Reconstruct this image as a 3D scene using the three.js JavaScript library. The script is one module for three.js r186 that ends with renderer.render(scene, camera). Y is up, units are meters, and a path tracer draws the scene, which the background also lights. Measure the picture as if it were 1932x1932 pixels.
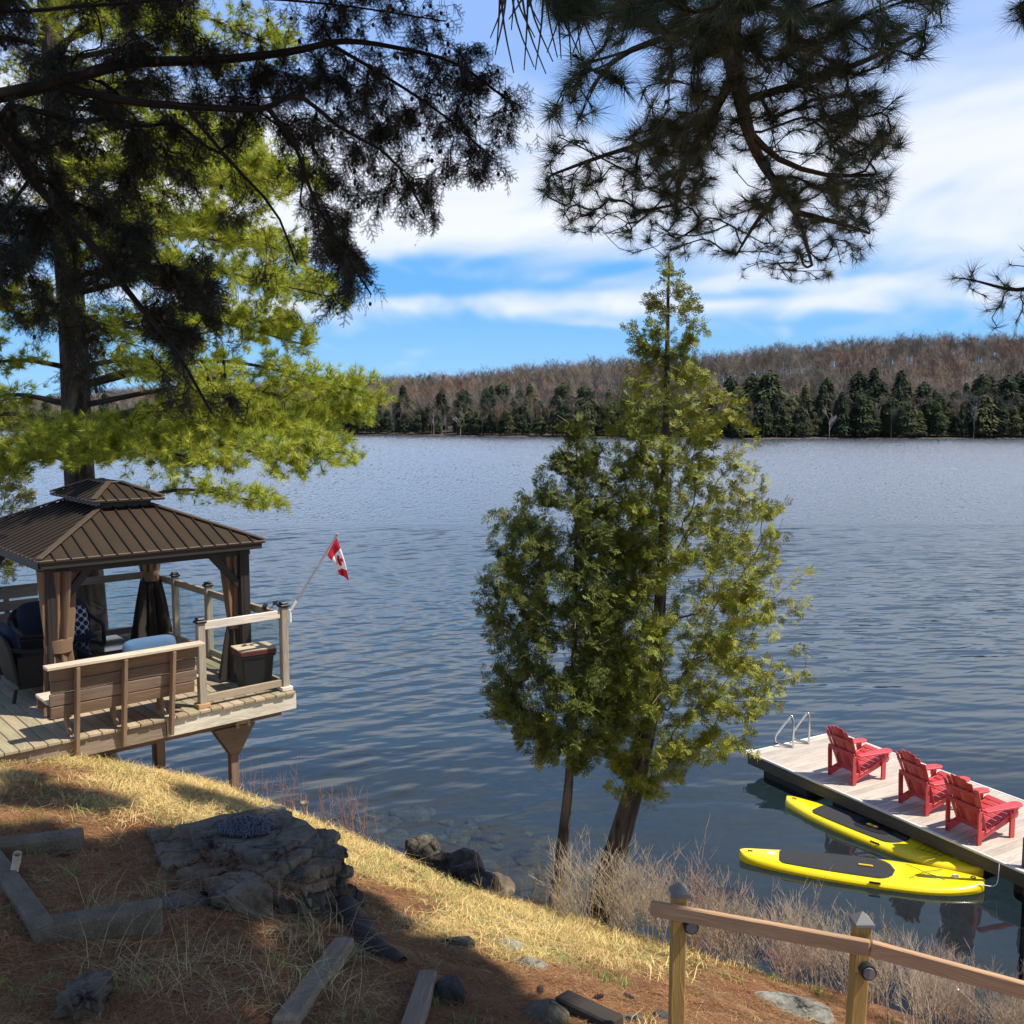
import * as THREE from 'three';
import { mergeGeometries } from 'three/addons/utils/BufferGeometryUtils.js';

// ---------------------------------------------------------------- camera, sky, sun, exposure
const scene = new THREE.Scene();
const EYE = 6.8, FPX = 1786, PITCH = Math.atan(178 / 1786);
const camera = new THREE.PerspectiveCamera(2 * Math.atan(966 / FPX) * 180 / Math.PI, 1, 0.1, 4000);
camera.position.set(0, EYE, 0); camera.rotation.x = -PITCH;
scene.add(camera);
const renderer = new THREE.WebGLRenderer({ antialias: true });
renderer.toneMapping = THREE.LinearToneMapping;
renderer.toneMappingExposure = 1.3;
renderer.shadowMap.enabled = true;

let seed = 12345;
function rng(s) { let a = s >>> 0; return () => { a = (a + 0x6D2B79F5) | 0; let t = Math.imul(a ^ (a >>> 15), 1 | a); t = (t + Math.imul(t ^ (t >>> 7), 61 | t)) ^ t; return ((t ^ (t >>> 14)) >>> 0) / 4294967296; }; }
const clamp = (x, a = 0, b = 1) => x < a ? a : x > b ? b : x;
const smooth = (a, b, x) => { const t = clamp((x - a) / (b - a)); return t * t * (3 - 2 * t); };
const lerp = (a, b, t) => a + (b - a) * t;
function hash2(x, y, s = 0) { let h = Math.imul(x | 0, 374761393) ^ Math.imul(y | 0, 668265263) ^ Math.imul(s | 0, 2147483647 ^ 0x5bd1e995); h = Math.imul(h ^ (h >>> 13), 1274126177); return ((h ^ (h >>> 16)) >>> 0) / 4294967296; }
function vnoise(x, y, px = 0, py = px, s = 0) {               // value noise, tiling with period px, py when given
  let x0 = Math.floor(x), y0 = Math.floor(y); const fx = x - x0, fy = y - y0;
  const w = (a, p) => p ? ((a % p) + p) % p : a;
  const u = fx * fx * (3 - 2 * fx), v = fy * fy * (3 - 2 * fy);
  const a = hash2(w(x0, px), w(y0, py), s), b = hash2(w(x0 + 1, px), w(y0, py), s), c = hash2(w(x0, px), w(y0 + 1, py), s), d = hash2(w(x0 + 1, px), w(y0 + 1, py), s);
  return lerp(lerp(a, b, u), lerp(c, d, u), v);
}
function fbm(x, y, o = 4, px = 0, py = px, s = 0) { let a = 0.5, r = 0, n = 0; for (let i = 0; i < o; i++) { r += a * vnoise(x, y, px, py, s + i * 17); n += a; a *= 0.5; x *= 2; y *= 2; px *= 2; py *= 2; } return r / n; }

const SUN = new THREE.Vector3(0.972 * Math.cos(1.04), Math.sin(1.04), 0.235 * Math.cos(1.04)).normalize();
{ // computed sky: clear blue near the horizon, streaks and a broad sheet of high cloud above
  const W = 2048, H = 1024, d = new Float32Array(W * H * 4);
  for (let j = 0; j < H; j++) {
    const el = (j + 0.5) / H * Math.PI - Math.PI / 2, deg = el * 180 / Math.PI, y = Math.sin(el), c = Math.cos(el);
    for (let i = 0; i < W; i++) {
      const ph = ((i + 0.5) / W - 0.5) * 2 * Math.PI, x = Math.cos(ph) * c, z = Math.sin(ph) * c;
      const e = Math.max(deg, 0), az = Math.atan2(x, -z) * 180 / Math.PI;
      const k = smooth(0, 9, e), k2 = smooth(26, 46, e);
      const kv = smooth(13, 20, e); let r = lerp(lerp(lerp(0.32, 0.14, k), 0.28, kv), 0.05, k2), g = lerp(lerp(lerp(0.62, 0.44, k), 0.47, kv), 0.14, k2), b = lerp(lerp(lerp(0.93, 0.90, k), 0.87, kv), 0.38, k2);
      // clouds lie in a sheet: seen flat near the horizon, so their noise is stretched sideways there
      const q = 1 / (Math.max(y, 0) + 0.09), X = x * q * 1.15, Z = z * q * 1.15;
      const wx = fbm(X * 0.6 + 7, Z * 0.6 + 3, 3, 0, 0, 5) - 0.5, wz = fbm(X * 0.6 + 17, Z * 0.6 + 31, 3, 0, 0, 9) - 0.5;
      let n = fbm(X * 0.9 + wx * 2.6 + 4.3, Z * 0.9 + wz * 2.6 + 1.7, 6, 0, 0, 3);
      const st = fbm(X * 2.4 + wx * 4, Z * 2.4 + wz * 4 + 9, 4, 0, 0, 21);
      const band = smooth(5.0, 11.5, e) * 0.62 + Math.exp(-(((e - 6.6) / 0.9) ** 2)) * 0.33 - smooth(14, 20, e) * 0.5 - smooth(5.4, 3.4, e) * 0.3;
      let gap = 0;
      for (const [ga, ge, sa, se, am] of [[-5.5, 8.9, 4.2, 0.75, 0.55], [-8, 7.7, 6, 0.5, 0.5], [6.2, 8.7, 2.4, 0.45, 0.5], [3, 7.6, 5, 0.45, 0.3], [13, 7.0, 4, 0.35, 0.4], [2, 6.0, 4, .35, .15]]) gap += am * Math.exp(-(((az - ga + (e - ge) * -2.0) / sa) ** 2) - (((e - ge) / se) ** 2));
      const fi = fbm(X * 6 + wx * 9, Z * 2.2 + wz * 6, 4, 0, 0, 41) - 0.5; let cov = smooth(0.26, 0.80, n * 0.62 + st * 0.2 + fi * 0.30 + band * 0.62 - gap * 0.62 + smooth(4, 20, az) * 0.08 * smooth(6, 10, e) - 0.10);
      cov = clamp(cov * 0.88 + 0.02) * lerp(1, 0.18, k2);
      const cr = 0.84 + 0.12 * st, cg = 0.86 + 0.11 * st, cb = 0.93 + 0.06 * st;
      r = lerp(r, cr, cov); g = lerp(g, cg, cov); b = lerp(b, cb, cov);
      if (deg < 0) { r = 0.2; g = 0.26; b = 0.33; }
      const o = (j * W + i) * 4; d[o] = r * 0.86; d[o + 1] = g * 0.86; d[o + 2] = b * 0.88; d[o + 3] = 1;
    }
  }
  const t = new THREE.DataTexture(d, W, H, THREE.RGBAFormat, THREE.FloatType);
  t.mapping = THREE.EquirectangularReflectionMapping; t.magFilter = THREE.LinearFilter; t.minFilter = THREE.LinearFilter; t.needsUpdate = true;
  scene.background = t; scene.environment = t;
}
const sun = new THREE.DirectionalLight(new THREE.Color(1, 0.93, 0.82), 5.0);
sun.name = 'sun'; sun.position.copy(SUN).multiplyScalar(60).add(new THREE.Vector3(0, 3, -12)); sun.target.position.set(0, 3, -12);
sun.castShadow = true; sun.shadow.mapSize.set(4096, 4096); Object.assign(sun.shadow.camera, { left: -22, right: 22, top: 22, bottom: -22, near: 1, far: 140 });
scene.add(sun, sun.target);

// ---------------------------------------------------------------- surveying helpers: sight lines of the photograph (1932 px wide) to places
const cp = Math.cos(PITCH), sp = Math.sin(PITCH);
function ray(u, v) { const y = -(v - 966) / FPX; return [(u - 966) / FPX, y * cp - sp, y * sp + cp]; }     // x, y, depth
function at(u, v, D) { const r = ray(u, v), t = D / r[2]; return [r[0] * t, EYE + r[1] * t, -D]; }
function onY(u, v, y) { const r = ray(u, v), t = (y - EYE) / r[1]; return [r[0] * t, y, -r[2] * t]; }
const V = (a) => new THREE.Vector3(a[0], a[1], a[2]);

// ---------------------------------------------------------------- naming
const taken = {};
function numbered(n) { if (!(n in taken)) { taken[n] = 0; return n; } taken[n]++; return n + '_' + String(taken[n]).padStart(3, '0'); }
function tag(o, label, category, group, kind) { if (label) o.userData.label = label; if (category) o.userData.category = category; if (group) o.userData.group = group; if (kind) o.userData.kind = kind; return o; }
function thing(name, label, category, pos = [0, 0, 0], turn = 0, group) { const o = new THREE.Group(); o.name = numbered(name); o.position.set(...pos); o.rotation.y = turn; scene.add(o); return tag(o, label, category, group); }
function part(parent, name, geo, mat, pos, rot) { const m = new THREE.Mesh(geo, mat); m.name = name; m.castShadow = m.receiveShadow = true; if (pos) m.position.set(...pos); if (rot) m.rotation.set(...rot); parent.add(m); return m; }
function top(name, geo, mat, label, category, group, kind) { const m = part(scene, numbered(name), geo, mat); return tag(m, label, category, group, kind); }

// ---------------------------------------------------------------- textures and materials
function tex(w, h, f, srgb = true, rep = [1, 1]) {
  const d = new Uint8Array(w * h * 4), enc = (c) => srgb ? (c <= 0.0031308 ? 12.92 * c : 1.055 * Math.pow(c, 1 / 2.4) - 0.055) : c;
  for (let j = 0; j < h; j++) for (let i = 0; i < w; i++) { const c = f(i / w, j / h), o = (j * w + i) * 4; for (let k = 0; k < 3; k++) d[o + k] = clamp(enc(clamp(c[k]))) * 255; d[o + 3] = 255; }
  const t = new THREE.DataTexture(d, w, h, THREE.RGBAFormat); t.wrapS = t.wrapT = THREE.RepeatWrapping; t.magFilter = THREE.LinearFilter; t.minFilter = THREE.LinearMipmapLinearFilter; t.generateMipmaps = true;
  if (srgb) t.colorSpace = THREE.SRGBColorSpace; t.repeat.set(...rep); t.needsUpdate = true; return t;
}
const gray = (v) => [v, v, v];
const grainV = (u, v) => { const w = fbm(u * 4, v * 6, 3, 4, 6, 2) - 0.5; const g = fbm(u * 3, v * 40 + w * 10, 3, 3, 0, 7), f = vnoise(u * 24, v * 160, 24, 160, 3); const kn = vnoise(u * 5, v * 8, 5, 8, 77); const bl = fbm(u * 3, v * 3, 3, 3, 3, 31); return clamp((0.58 + 0.42 * g) * (0.85 + 0.18 * f) * (kn > 0.93 ? 0.6 : 1) * (0.78 + 0.4 * bl)); };
const T = {};
T.wood = tex(512, 512, (u, v) => gray(grainV(u, v)), true, [0.7, 2.2]);
T.woodb = tex(512, 512, (u, v) => gray(grainV(u, v)), false, [0.7, 2.2]);
const barkV = (u, v) => { const w = fbm(u * 5, v * 3, 3, 5, 3, 5) - 0.5; const r = Math.abs(vnoise(u * 14 + w * 3, v * 3, 14, 3, 9) - 0.5) * 2; const r2 = Math.abs(vnoise(u * 30 + w * 5, v * 9, 30, 9, 19) - 0.5) * 2; return clamp(0.25 + 0.6 * r + 0.3 * r2 - 0.15); };
T.bark = tex(512, 512, (u, v) => { const b = barkV(u, v), t = fbm(u * 4, v * 4, 3, 4, 4, 66); return [b * (0.9 + 0.2 * t), b, b * (1.05 - 0.2 * t)]; });
T.barkb = tex(512, 512, (u, v) => gray(barkV(u, v)), false);
T.ground = tex(1024, 1024, (u, v) => { const n = fbm(u * 12, v * 12, 5, 12, 12, 4), f = vnoise(u * 150, v * 260, 150, 260, 8), f2 = vnoise(u * 280, v * 120, 280, 120, 12); const s = 0.35 + 0.5 * n + 0.3 * f * f2 + 0.12 * (f - 0.5); return [s, s * (0.93 + 0.1 * f2), s * (0.86 + 0.2 * n)]; }, true, [0.45, 0.45]);
T.groundb = tex(512, 512, (u, v) => gray(0.5 * fbm(u * 10, v * 10, 4, 10, 10, 4) + 0.5 * vnoise(u * 128, v * 128, 128, 128, 8)), false, [0.7, 0.7]);
const rockV = (u, v) => { const a = fbm(u * 6, v * 6, 6, 6, 6, 14), b = Math.abs(fbm(u * 5, v * 5, 4, 5, 5, 41) - 0.5) * 2; const c = fbm(u * 22, v * 22, 4, 22, 22, 27); return clamp(0.05 + 1.25 * Math.pow(a, 1.25) + 0.5 * (c - 0.5) - 0.45 * Math.exp(-b * 26) + 0.16 * (vnoise(u * 90, v * 90, 90, 90, 2) - 0.5)); };
T.rock = tex(512, 512, (u, v) => { const r = rockV(u, v), l = smooth(0.55, 0.72, fbm(u * 5, v * 5, 4, 5, 5, 91)); return [r * (1 + 0.55 * l), r * (1 + 0.6 * l), r * (0.95 + 0.42 * l)]; }, true, [0.9, 0.9]);
T.rockb = tex(512, 512, (u, v) => gray(rockV(u, v)), false, [0.9, 0.9]);
T.conc = tex(512, 512, (u, v) => { const p = vnoise(u * 110, v * 110, 110, 110, 6), q = vnoise(u * 60, v * 60, 60, 60, 16); return gray(clamp(0.35 + 0.5 * fbm(u * 8, v * 8, 4, 8, 8, 3) + 0.25 * (p - 0.5) + (q > 0.88 ? 0.25 : 0))); }, true, [1.2, 1.2]);
T.roof = tex(512, 512, (u, v) => { const a = fbm(u * 5, v * 5, 5, 5, 5, 23), s = vnoise(u * 200, v * 200, 200, 200, 4); return gray(clamp(0.6 + 0.35 * a + 0.2 * (s - 0.5) + (s > 0.94 ? 0.2 : 0))); }, true, [0.6, 0.6]);
T.weave = tex(128, 128, (u, v) => { const a = Math.sin(u * Math.PI * 16), b = Math.sin(v * Math.PI * 16); const k = (Math.floor(u * 16) + Math.floor(v * 16)) % 2; return gray(clamp(0.35 + 0.5 * (k ? a * a : b * b))); }, false, [4, 4]);
T.trellis = tex(256, 256, (u, v) => { const a = Math.abs(((u + v) * 4) % 1 - 0.5), b = Math.abs(((u - v + 2) * 4) % 1 - 0.5); const l = Math.min(a, b) < 0.06 || (Math.abs(a - 0.16) < 0.05 && b < 0.22) || (Math.abs(b - 0.16) < 0.05 && a < 0.22); return l ? [0.55, 0.56, 0.6] : [0.012, 0.018, 0.05]; }, true, [1, 1]);
{ // ripples: a tiling sum of waves as a normal map, and a broader one as a bump map
  const make = (N, size, seedN, lo, hi, n, dir, spread) => { const r = rng(seedN), ws = []; for (let i = 0; i < n; i++) { const lam = lo * Math.pow(hi / lo, r()), a = dir + (r() + r() - 1) * spread, kx = Math.round(Math.cos(a) * size / lam), ky = Math.round(Math.sin(a) * size / lam); ws.push([kx, ky, r() * 6.28, Math.pow(lam, 1.0)]); } return ws; };
  const ws = make(1024, 12, 5, 0.16, 1.5, 60, 1.75, 0.95), S = 12;
  const N = 1024, d = new Uint8Array(N * N * 4), gx = new Float32Array(N * N), gy = new Float32Array(N * N);
  for (const [kx, ky, ph, am] of ws) { const A = am * 0.0042 / Math.sqrt(60 / 14), cx = new Float64Array(N), sx = new Float64Array(N); for (let i = 0; i < N; i++) { cx[i] = Math.cos(2 * Math.PI * kx * i / N); sx[i] = Math.sin(2 * Math.PI * kx * i / N); } for (let j = 0; j < N; j++) { const p = 2 * Math.PI * ky * j / N + ph, cj = Math.cos(p), sj = Math.sin(p); for (let i = 0; i < N; i++) { const dv = A * 2 * Math.PI / S * (cj * cx[i] - sj * sx[i]); gx[j * N + i] += dv * kx; gy[j * N + i] += dv * ky; } } }
  for (let i = 0; i < N * N; i++) { const n = new THREE.Vector3(-gx[i] * 1.5, -gy[i] * 1.5, 1).normalize(); d[i * 4] = (n.x * 0.5 + 0.5) * 255; d[i * 4 + 1] = (n.y * 0.5 + 0.5) * 255; d[i * 4 + 2] = (n.z * 0.5 + 0.5) * 255; d[i * 4 + 3] = 255; }
  const t = new THREE.DataTexture(d, N, N, THREE.RGBAFormat); t.wrapS = t.wrapT = THREE.RepeatWrapping; t.magFilter = THREE.LinearFilter; t.minFilter = THREE.LinearMipmapLinearFilter; t.generateMipmaps = true; t.repeat.set(1 / 12, 1 / 12); t.needsUpdate = true; T.ripple = t;
}
const std = (color, rough = 0.8, o = {}) => new THREE.MeshStandardMaterial({ color: Array.isArray(color) ? new THREE.Color().setRGB(...color) : new THREE.Color(color), roughness: rough, ...o });
const phy = (color, rough, o = {}) => new THREE.MeshPhysicalMaterial({ color: new THREE.Color().setRGB(...color), roughness: rough, ...o });
const wood = (c, r = 0.85) => std(c, r, { map: T.wood, bumpMap: T.woodb, bumpScale: 0.004 });
const M = {
  deck: [wood([0.47, 0.37, 0.23]), wood([0.40, 0.31, 0.19]), wood([0.53, 0.42, 0.28]), wood([0.43, 0.37, 0.22])],
  rim: wood([0.80, 0.72, 0.58]), joistAndShadedRim: wood([0.34, 0.26, 0.19]), rail: wood([0.45, 0.36, 0.25]), railPale: wood([0.90, 0.80, 0.68]), post: wood([0.46, 0.39, 0.30]),
  bench: [wood([0.26, 0.165, 0.105]), wood([0.22, 0.15, 0.105]), wood([0.31, 0.215, 0.155])], benchCap: wood([0.80, 0.65, 0.48]), benchPost: wood([0.36, 0.235, 0.135]), benchGrey: [wood([0.34, 0.28, 0.22]), wood([0.30, 0.25, 0.20])],
  support: wood([0.25, 0.17, 0.11]), black: std([0.015, 0.015, 0.016], 0.45), blackMetal: phy([0.02, 0.019, 0.018], 0.38, { metalness: 0.0 }),
  roof: std([0.048, 0.029, 0.0135], 0.55, { map: T.roof, metalness: 0.15 }), roofRib: std([0.022, 0.015, 0.01], 0.45), roofTrim: std([0.075, 0.05, 0.03], 0.45),
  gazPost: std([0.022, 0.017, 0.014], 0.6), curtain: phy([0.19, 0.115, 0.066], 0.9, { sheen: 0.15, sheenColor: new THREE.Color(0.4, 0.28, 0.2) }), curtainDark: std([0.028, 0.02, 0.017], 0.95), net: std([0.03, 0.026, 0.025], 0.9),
  glass: phy([0.93, 0.96, 0.955], 0.02, { transmission: 1, thickness: 0, ior: 1.5, specularIntensity: 0.45 }), tableGlass: phy([0.02, 0.02, 0.022], 0.06),
  wicker: std([0.012, 0.01, 0.009], 0.65, { bumpMap: T.weave, bumpScale: 0.006 }), navy: std([0.010, 0.016, 0.038], 0.95), blue: std([0.065, 0.125, 0.22], 0.95), trellis: std([1, 1, 1], 0.9, { map: T.trellis }),
  binBlack: std([0.01, 0.01, 0.012], 0.6), lidTan: wood([0.80, 0.60, 0.40]), lidRed: std([0.16, 0.025, 0.03], 0.7, { map: T.wood }),
  bark: std([0.125, 0.10, 0.082], 0.95, { map: T.bark, bumpMap: T.barkb, bumpScale: 0.03 }), barkCedar: std([0.17, 0.135, 0.11], 0.95, { map: T.bark, bumpMap: T.barkb, bumpScale: 0.02 }), barkDark: std([0.11, 0.085, 0.07], 0.95, { map: T.bark, bumpMap: T.barkb, bumpScale: 0.01 }),
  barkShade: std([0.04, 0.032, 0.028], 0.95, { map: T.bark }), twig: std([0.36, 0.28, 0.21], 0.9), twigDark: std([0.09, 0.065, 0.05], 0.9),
  rock: std([0.185, 0.155, 0.12], 0.95, { map: T.rock, bumpMap: T.rockb, bumpScale: 0.05 }), rockBrown: std([0.21, 0.145, 0.095], 0.95, { map: T.rock, bumpMap: T.rockb, bumpScale: 0.03 }), rockPale: std([0.32, 0.305, 0.26], 0.9, { map: T.rock, bumpMap: T.rockb, bumpScale: 0.02 }), rockDark: std([0.07, 0.062, 0.055], 0.9, { map: T.rock, bumpMap: T.rockb, bumpScale: 0.03 }),
  conc: std([0.24, 0.195, 0.135], 0.95, { map: T.conc, bumpMap: T.conc, bumpScale: 0.01 }), timber: wood([0.30, 0.24, 0.17], 0.95), timberDark: wood([0.06, 0.045, 0.035], 0.95),
  chain: std([0.10, 0.11, 0.14], 0.45, { metalness: 0.5 }), chrome: std([0.72, 0.72, 0.72], 0.22, { metalness: 1 }),
  red: phy([0.52, 0.055, 0.06], 0.5), redFaded: phy([0.58, 0.10, 0.095], 0.65), redDark: phy([0.42, 0.035, 0.04], 0.55), yellow: phy([0.86, 0.66, 0.008], 0.3, { clearcoat: 0.25, clearcoatRoughness: 0.2 }), pad: std([0.04, 0.042, 0.045], 0.95, { bumpMap: T.weave, bumpScale: 0.006 }), padMark: std([0.62, 0.43, 0.05], 0.6), white: std([0.75, 0.75, 0.75], 0.5),
  dock: [std([0.63, 0.545, 0.45], 0.8, { map: T.wood }), std([0.68, 0.58, 0.48], 0.8, { map: T.wood }), std([0.59, 0.51, 0.43], 0.8, { map: T.wood })], dockEdge: std([0.98, 0.93, 0.84], 0.7, { map: T.wood }), dockSide: std([0.10, 0.085, 0.06], 0.8, { map: T.wood }),
  treated: wood([0.50, 0.31, 0.085]), handrail: wood([0.60, 0.37, 0.20]), cap: std([0.17, 0.165, 0.16], 0.7), pole: std([0.06, 0.045, 0.035], 0.7), grayPole: wood([0.50, 0.42, 0.36]),
};
const leafMat = (c, tr = 0.35, ro = 0.75) => new THREE.MeshPhysicalMaterial({ color: new THREE.Color().setRGB(...c), roughness: ro, transmission: tr, thickness: 0, side: THREE.DoubleSide, specularIntensity: 0.5 });

// ---------------------------------------------------------------- geometry helpers
class MB { // collects triangles
  constructor() { this.p = []; this.n = []; this.u = []; this.c = null; }
  tri(a, b, c, na, nb, nc, ua, ub, uc) {
    if (!na) { const n = V(b).sub(V(a)).cross(V(c).sub(V(a))).normalize(); na = nb = nc = [n.x, n.y, n.z]; }
    this.p.push(...a, ...b, ...c); this.n.push(...na, ...nb, ...nc); this.u.push(...(ua || [a[0], a[2]]), ...(ub || [b[0], b[2]]), ...(uc || [c[0], c[2]]));
  }
  quad(a, b, c, d, ns, us) { ns = ns || []; us = us || []; this.tri(a, b, c, ns[0], ns[1], ns[2], us[0], us[1], us[2]); this.tri(a, c, d, ns[0], ns[2], ns[3], us[0], us[2], us[3]); }
  tube(pts, rs, k, vs = 1) { // pts: arrays
    const n = pts.length; if (n < 2) return; let N = null, prev = null, len = 0;
    const T0 = new THREE.Vector3(), B = new THREE.Vector3(), rings = [];
    for (let i = 0; i < n; i++) {
      const a = pts[Math.max(0, i - 1)], b = pts[Math.min(n - 1, i + 1)]; T0.set(b[0] - a[0], b[1] - a[1], b[2] - a[2]).normalize();
      if (!N) { N = new THREE.Vector3(Math.abs(T0.y) < 0.9 ? 0 : 1, Math.abs(T0.y) < 0.9 ? 1 : 0, 0); }
      N.addScaledVector(T0, -N.dot(T0)); if (N.lengthSq() < 1e-9) N.set(1, 0, 0.3).addScaledVector(T0, -T0.x); N.normalize(); B.crossVectors(T0, N);
      if (i) len += Math.hypot(pts[i][0] - pts[i - 1][0], pts[i][1] - pts[i - 1][1], pts[i][2] - pts[i - 1][2]);
      const ring = []; for (let j = 0; j <= k; j++) { const t = j / k * Math.PI * 2, cx = Math.cos(t), cy = Math.sin(t), nn = [N.x * cx + B.x * cy, N.y * cx + B.y * cy, N.z * cx + B.z * cy]; ring.push([[pts[i][0] + nn[0] * rs[i], pts[i][1] + nn[1] * rs[i], pts[i][2] + nn[2] * rs[i]], nn, [j / k * Math.max(1, Math.round(rs[0] * 8)) * 0.5, len * vs]]); }
      rings.push(ring);
    }
    for (let i = 0; i < n - 1; i++) for (let j = 0; j < k; j++) { const a = rings[i][j], b = rings[i][j + 1], c = rings[i + 1][j + 1], d = rings[i + 1][j]; this.quad(a[0], b[0], c[0], d[0], [a[1], b[1], c[1], d[1]], [a[2], b[2], c[2], d[2]]); }
    return this;
  }
  geo() { const g = new THREE.BufferGeometry(); g.setAttribute('position', new THREE.Float32BufferAttribute(this.p, 3)); g.setAttribute('normal', new THREE.Float32BufferAttribute(this.n, 3)); g.setAttribute('uv', new THREE.Float32BufferAttribute(this.u, 2)); if (this.c) g.setAttribute('color', new THREE.Float32BufferAttribute(this.c, 3)); return g; }
}
let uvShift = 0;
function chamfer(w, h, d, c = 0.006) { // box with bevelled edges, uv in metres with the grain along its longest side
  const H = [w / 2, h / 2, d / 2], m = new MB(), L = w >= h && w >= d ? 0 : d >= h ? 2 : 1; c = Math.min(c, Math.min(...H) * 0.9); uvShift = (uvShift + 0.377) % 7;
  const O = uvShift, A = (L + 1) % 3, Bx = (L + 2) % 3;
  const put = (pts, ctr, ax) => {
    const n = V(pts[1]).sub(V(pts[0])).cross(V(pts[2]).sub(V(pts[0]))); if (n.dot(V(ctr)) < 0) pts.reverse();
    const uv = (p) => ax === L ? [p[A] + O, p[Bx]] : [p[L] + O, (ax === A ? p[Bx] : p[A]) + O * 0.7];
    if (pts.length === 4) m.quad(...pts, null, pts.map(uv)); else m.tri(...pts, null, null, null, ...pts.map(uv));
  };
  for (let i = 0; i < 3; i++) { const j = (i + 1) % 3, k = (i + 2) % 3; for (const s of [-1, 1]) { const q = (a, b) => { const p = [0, 0, 0]; p[i] = s * H[i]; p[j] = a * (H[j] - c); p[k] = b * (H[k] - c); return p; }; const ctr = [0, 0, 0]; ctr[i] = s; put([q(-1, -1), q(1, -1), q(1, 1), q(-1, 1)], ctr, i); } 
    for (const si of [-1, 1]) for (const sj of [-1, 1]) { const q = (f, b) => { const p = [0, 0, 0]; p[i] = si * (H[i] - (f ? 0 : c)); p[j] = sj * (H[j] - (f ? c : 0)); p[k] = b * (H[k] - c); return p; }; const ctr = [0, 0, 0]; ctr[i] = si; ctr[j] = sj; put([q(1, -1), q(1, 1), q(0, 1), q(0, -1)], ctr, k === L ? A : (i === L ? j : i)); } }
  for (const a of [-1, 1]) for (const b of [-1, 1]) for (const e of [-1, 1]) put([[a * H[0], b * (H[1] - c), e * (H[2] - c)], [a * (H[0] - c), b * H[1], e * (H[2] - c)], [a * (H[0] - c), b * (H[1] - c), e * H[2]]], [a, b, e], A);
  return m.geo();
}
function bar(p, q, h, d, c = 0.005, up = [0, 1, 0]) { // bevelled bar from p to q; h across along up, d the other way
  const a = V(p), b = V(q), X = b.clone().sub(a), len = X.length(); X.normalize(); const Y = V(up).addScaledVector(X, -V(up).dot(X)).normalize(), Z = X.clone().cross(Y);
  return chamfer(len, h, d, c).applyMatrix4(new THREE.Matrix4().makeBasis(X, Y, Z).setPosition(a.add(b).multiplyScalar(0.5)));
}
const box = (w, h, d, x, y, z, c = 0.005) => chamfer(w, h, d, c).translate(x, y, z);
const merge = (...g) => mergeGeometries(g.flat().map((x) => { const y = x.index ? x.toNonIndexed() : x; for (const k of Object.keys(y.attributes)) if (!['position', 'normal', 'uv'].includes(k)) y.deleteAttribute(k); return y; }));
const tubeGeo = (pts, r, k = 6) => { const m = new MB(); m.tube(pts, pts.map((_, i) => typeof r === 'function' ? r(i / (pts.length - 1)) : r), k); return m.geo(); };
const curve = (pts, n) => new THREE.CatmullRomCurve3(pts.map(V), false, 'centripetal').getPoints(n).map((p) => [p.x, p.y, p.z]);
function rockGeo(sx, sy, sz, s, rough = 0.28, det = 3) {
  const g = new THREE.IcosahedronGeometry(1, det), p = g.attributes.position, f = 1.4, o = s * 13.7;
  const n3 = (x, y, z) => (fbm(x * f + o, y * f + z * 0.7 + o, 3, 0, 0, s) + fbm(z * f + o, x * f * 0.8 - y + o, 3, 0, 0, s + 5)) / 2 - 0.5;
  for (let i = 0; i < p.count; i++) { let x = p.getX(i), y = p.getY(i), z = p.getZ(i); const k = 1 + n3(x, y, z) * rough * 4; const b = (t) => Math.sign(t) * Math.pow(Math.abs(t), 0.72); p.setXYZ(i, b(x) * k * sx, b(y) * k * sy, b(z) * k * sz); }
  g.computeVertexNormals(); const uv = g.attributes.uv; for (let i = 0; i < p.count; i++) uv.setXY(i, p.getX(i) + p.getY(i) * 0.5 + s, p.getZ(i) + p.getY(i) * 0.6 + s * 0.3); return g;
}
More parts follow.
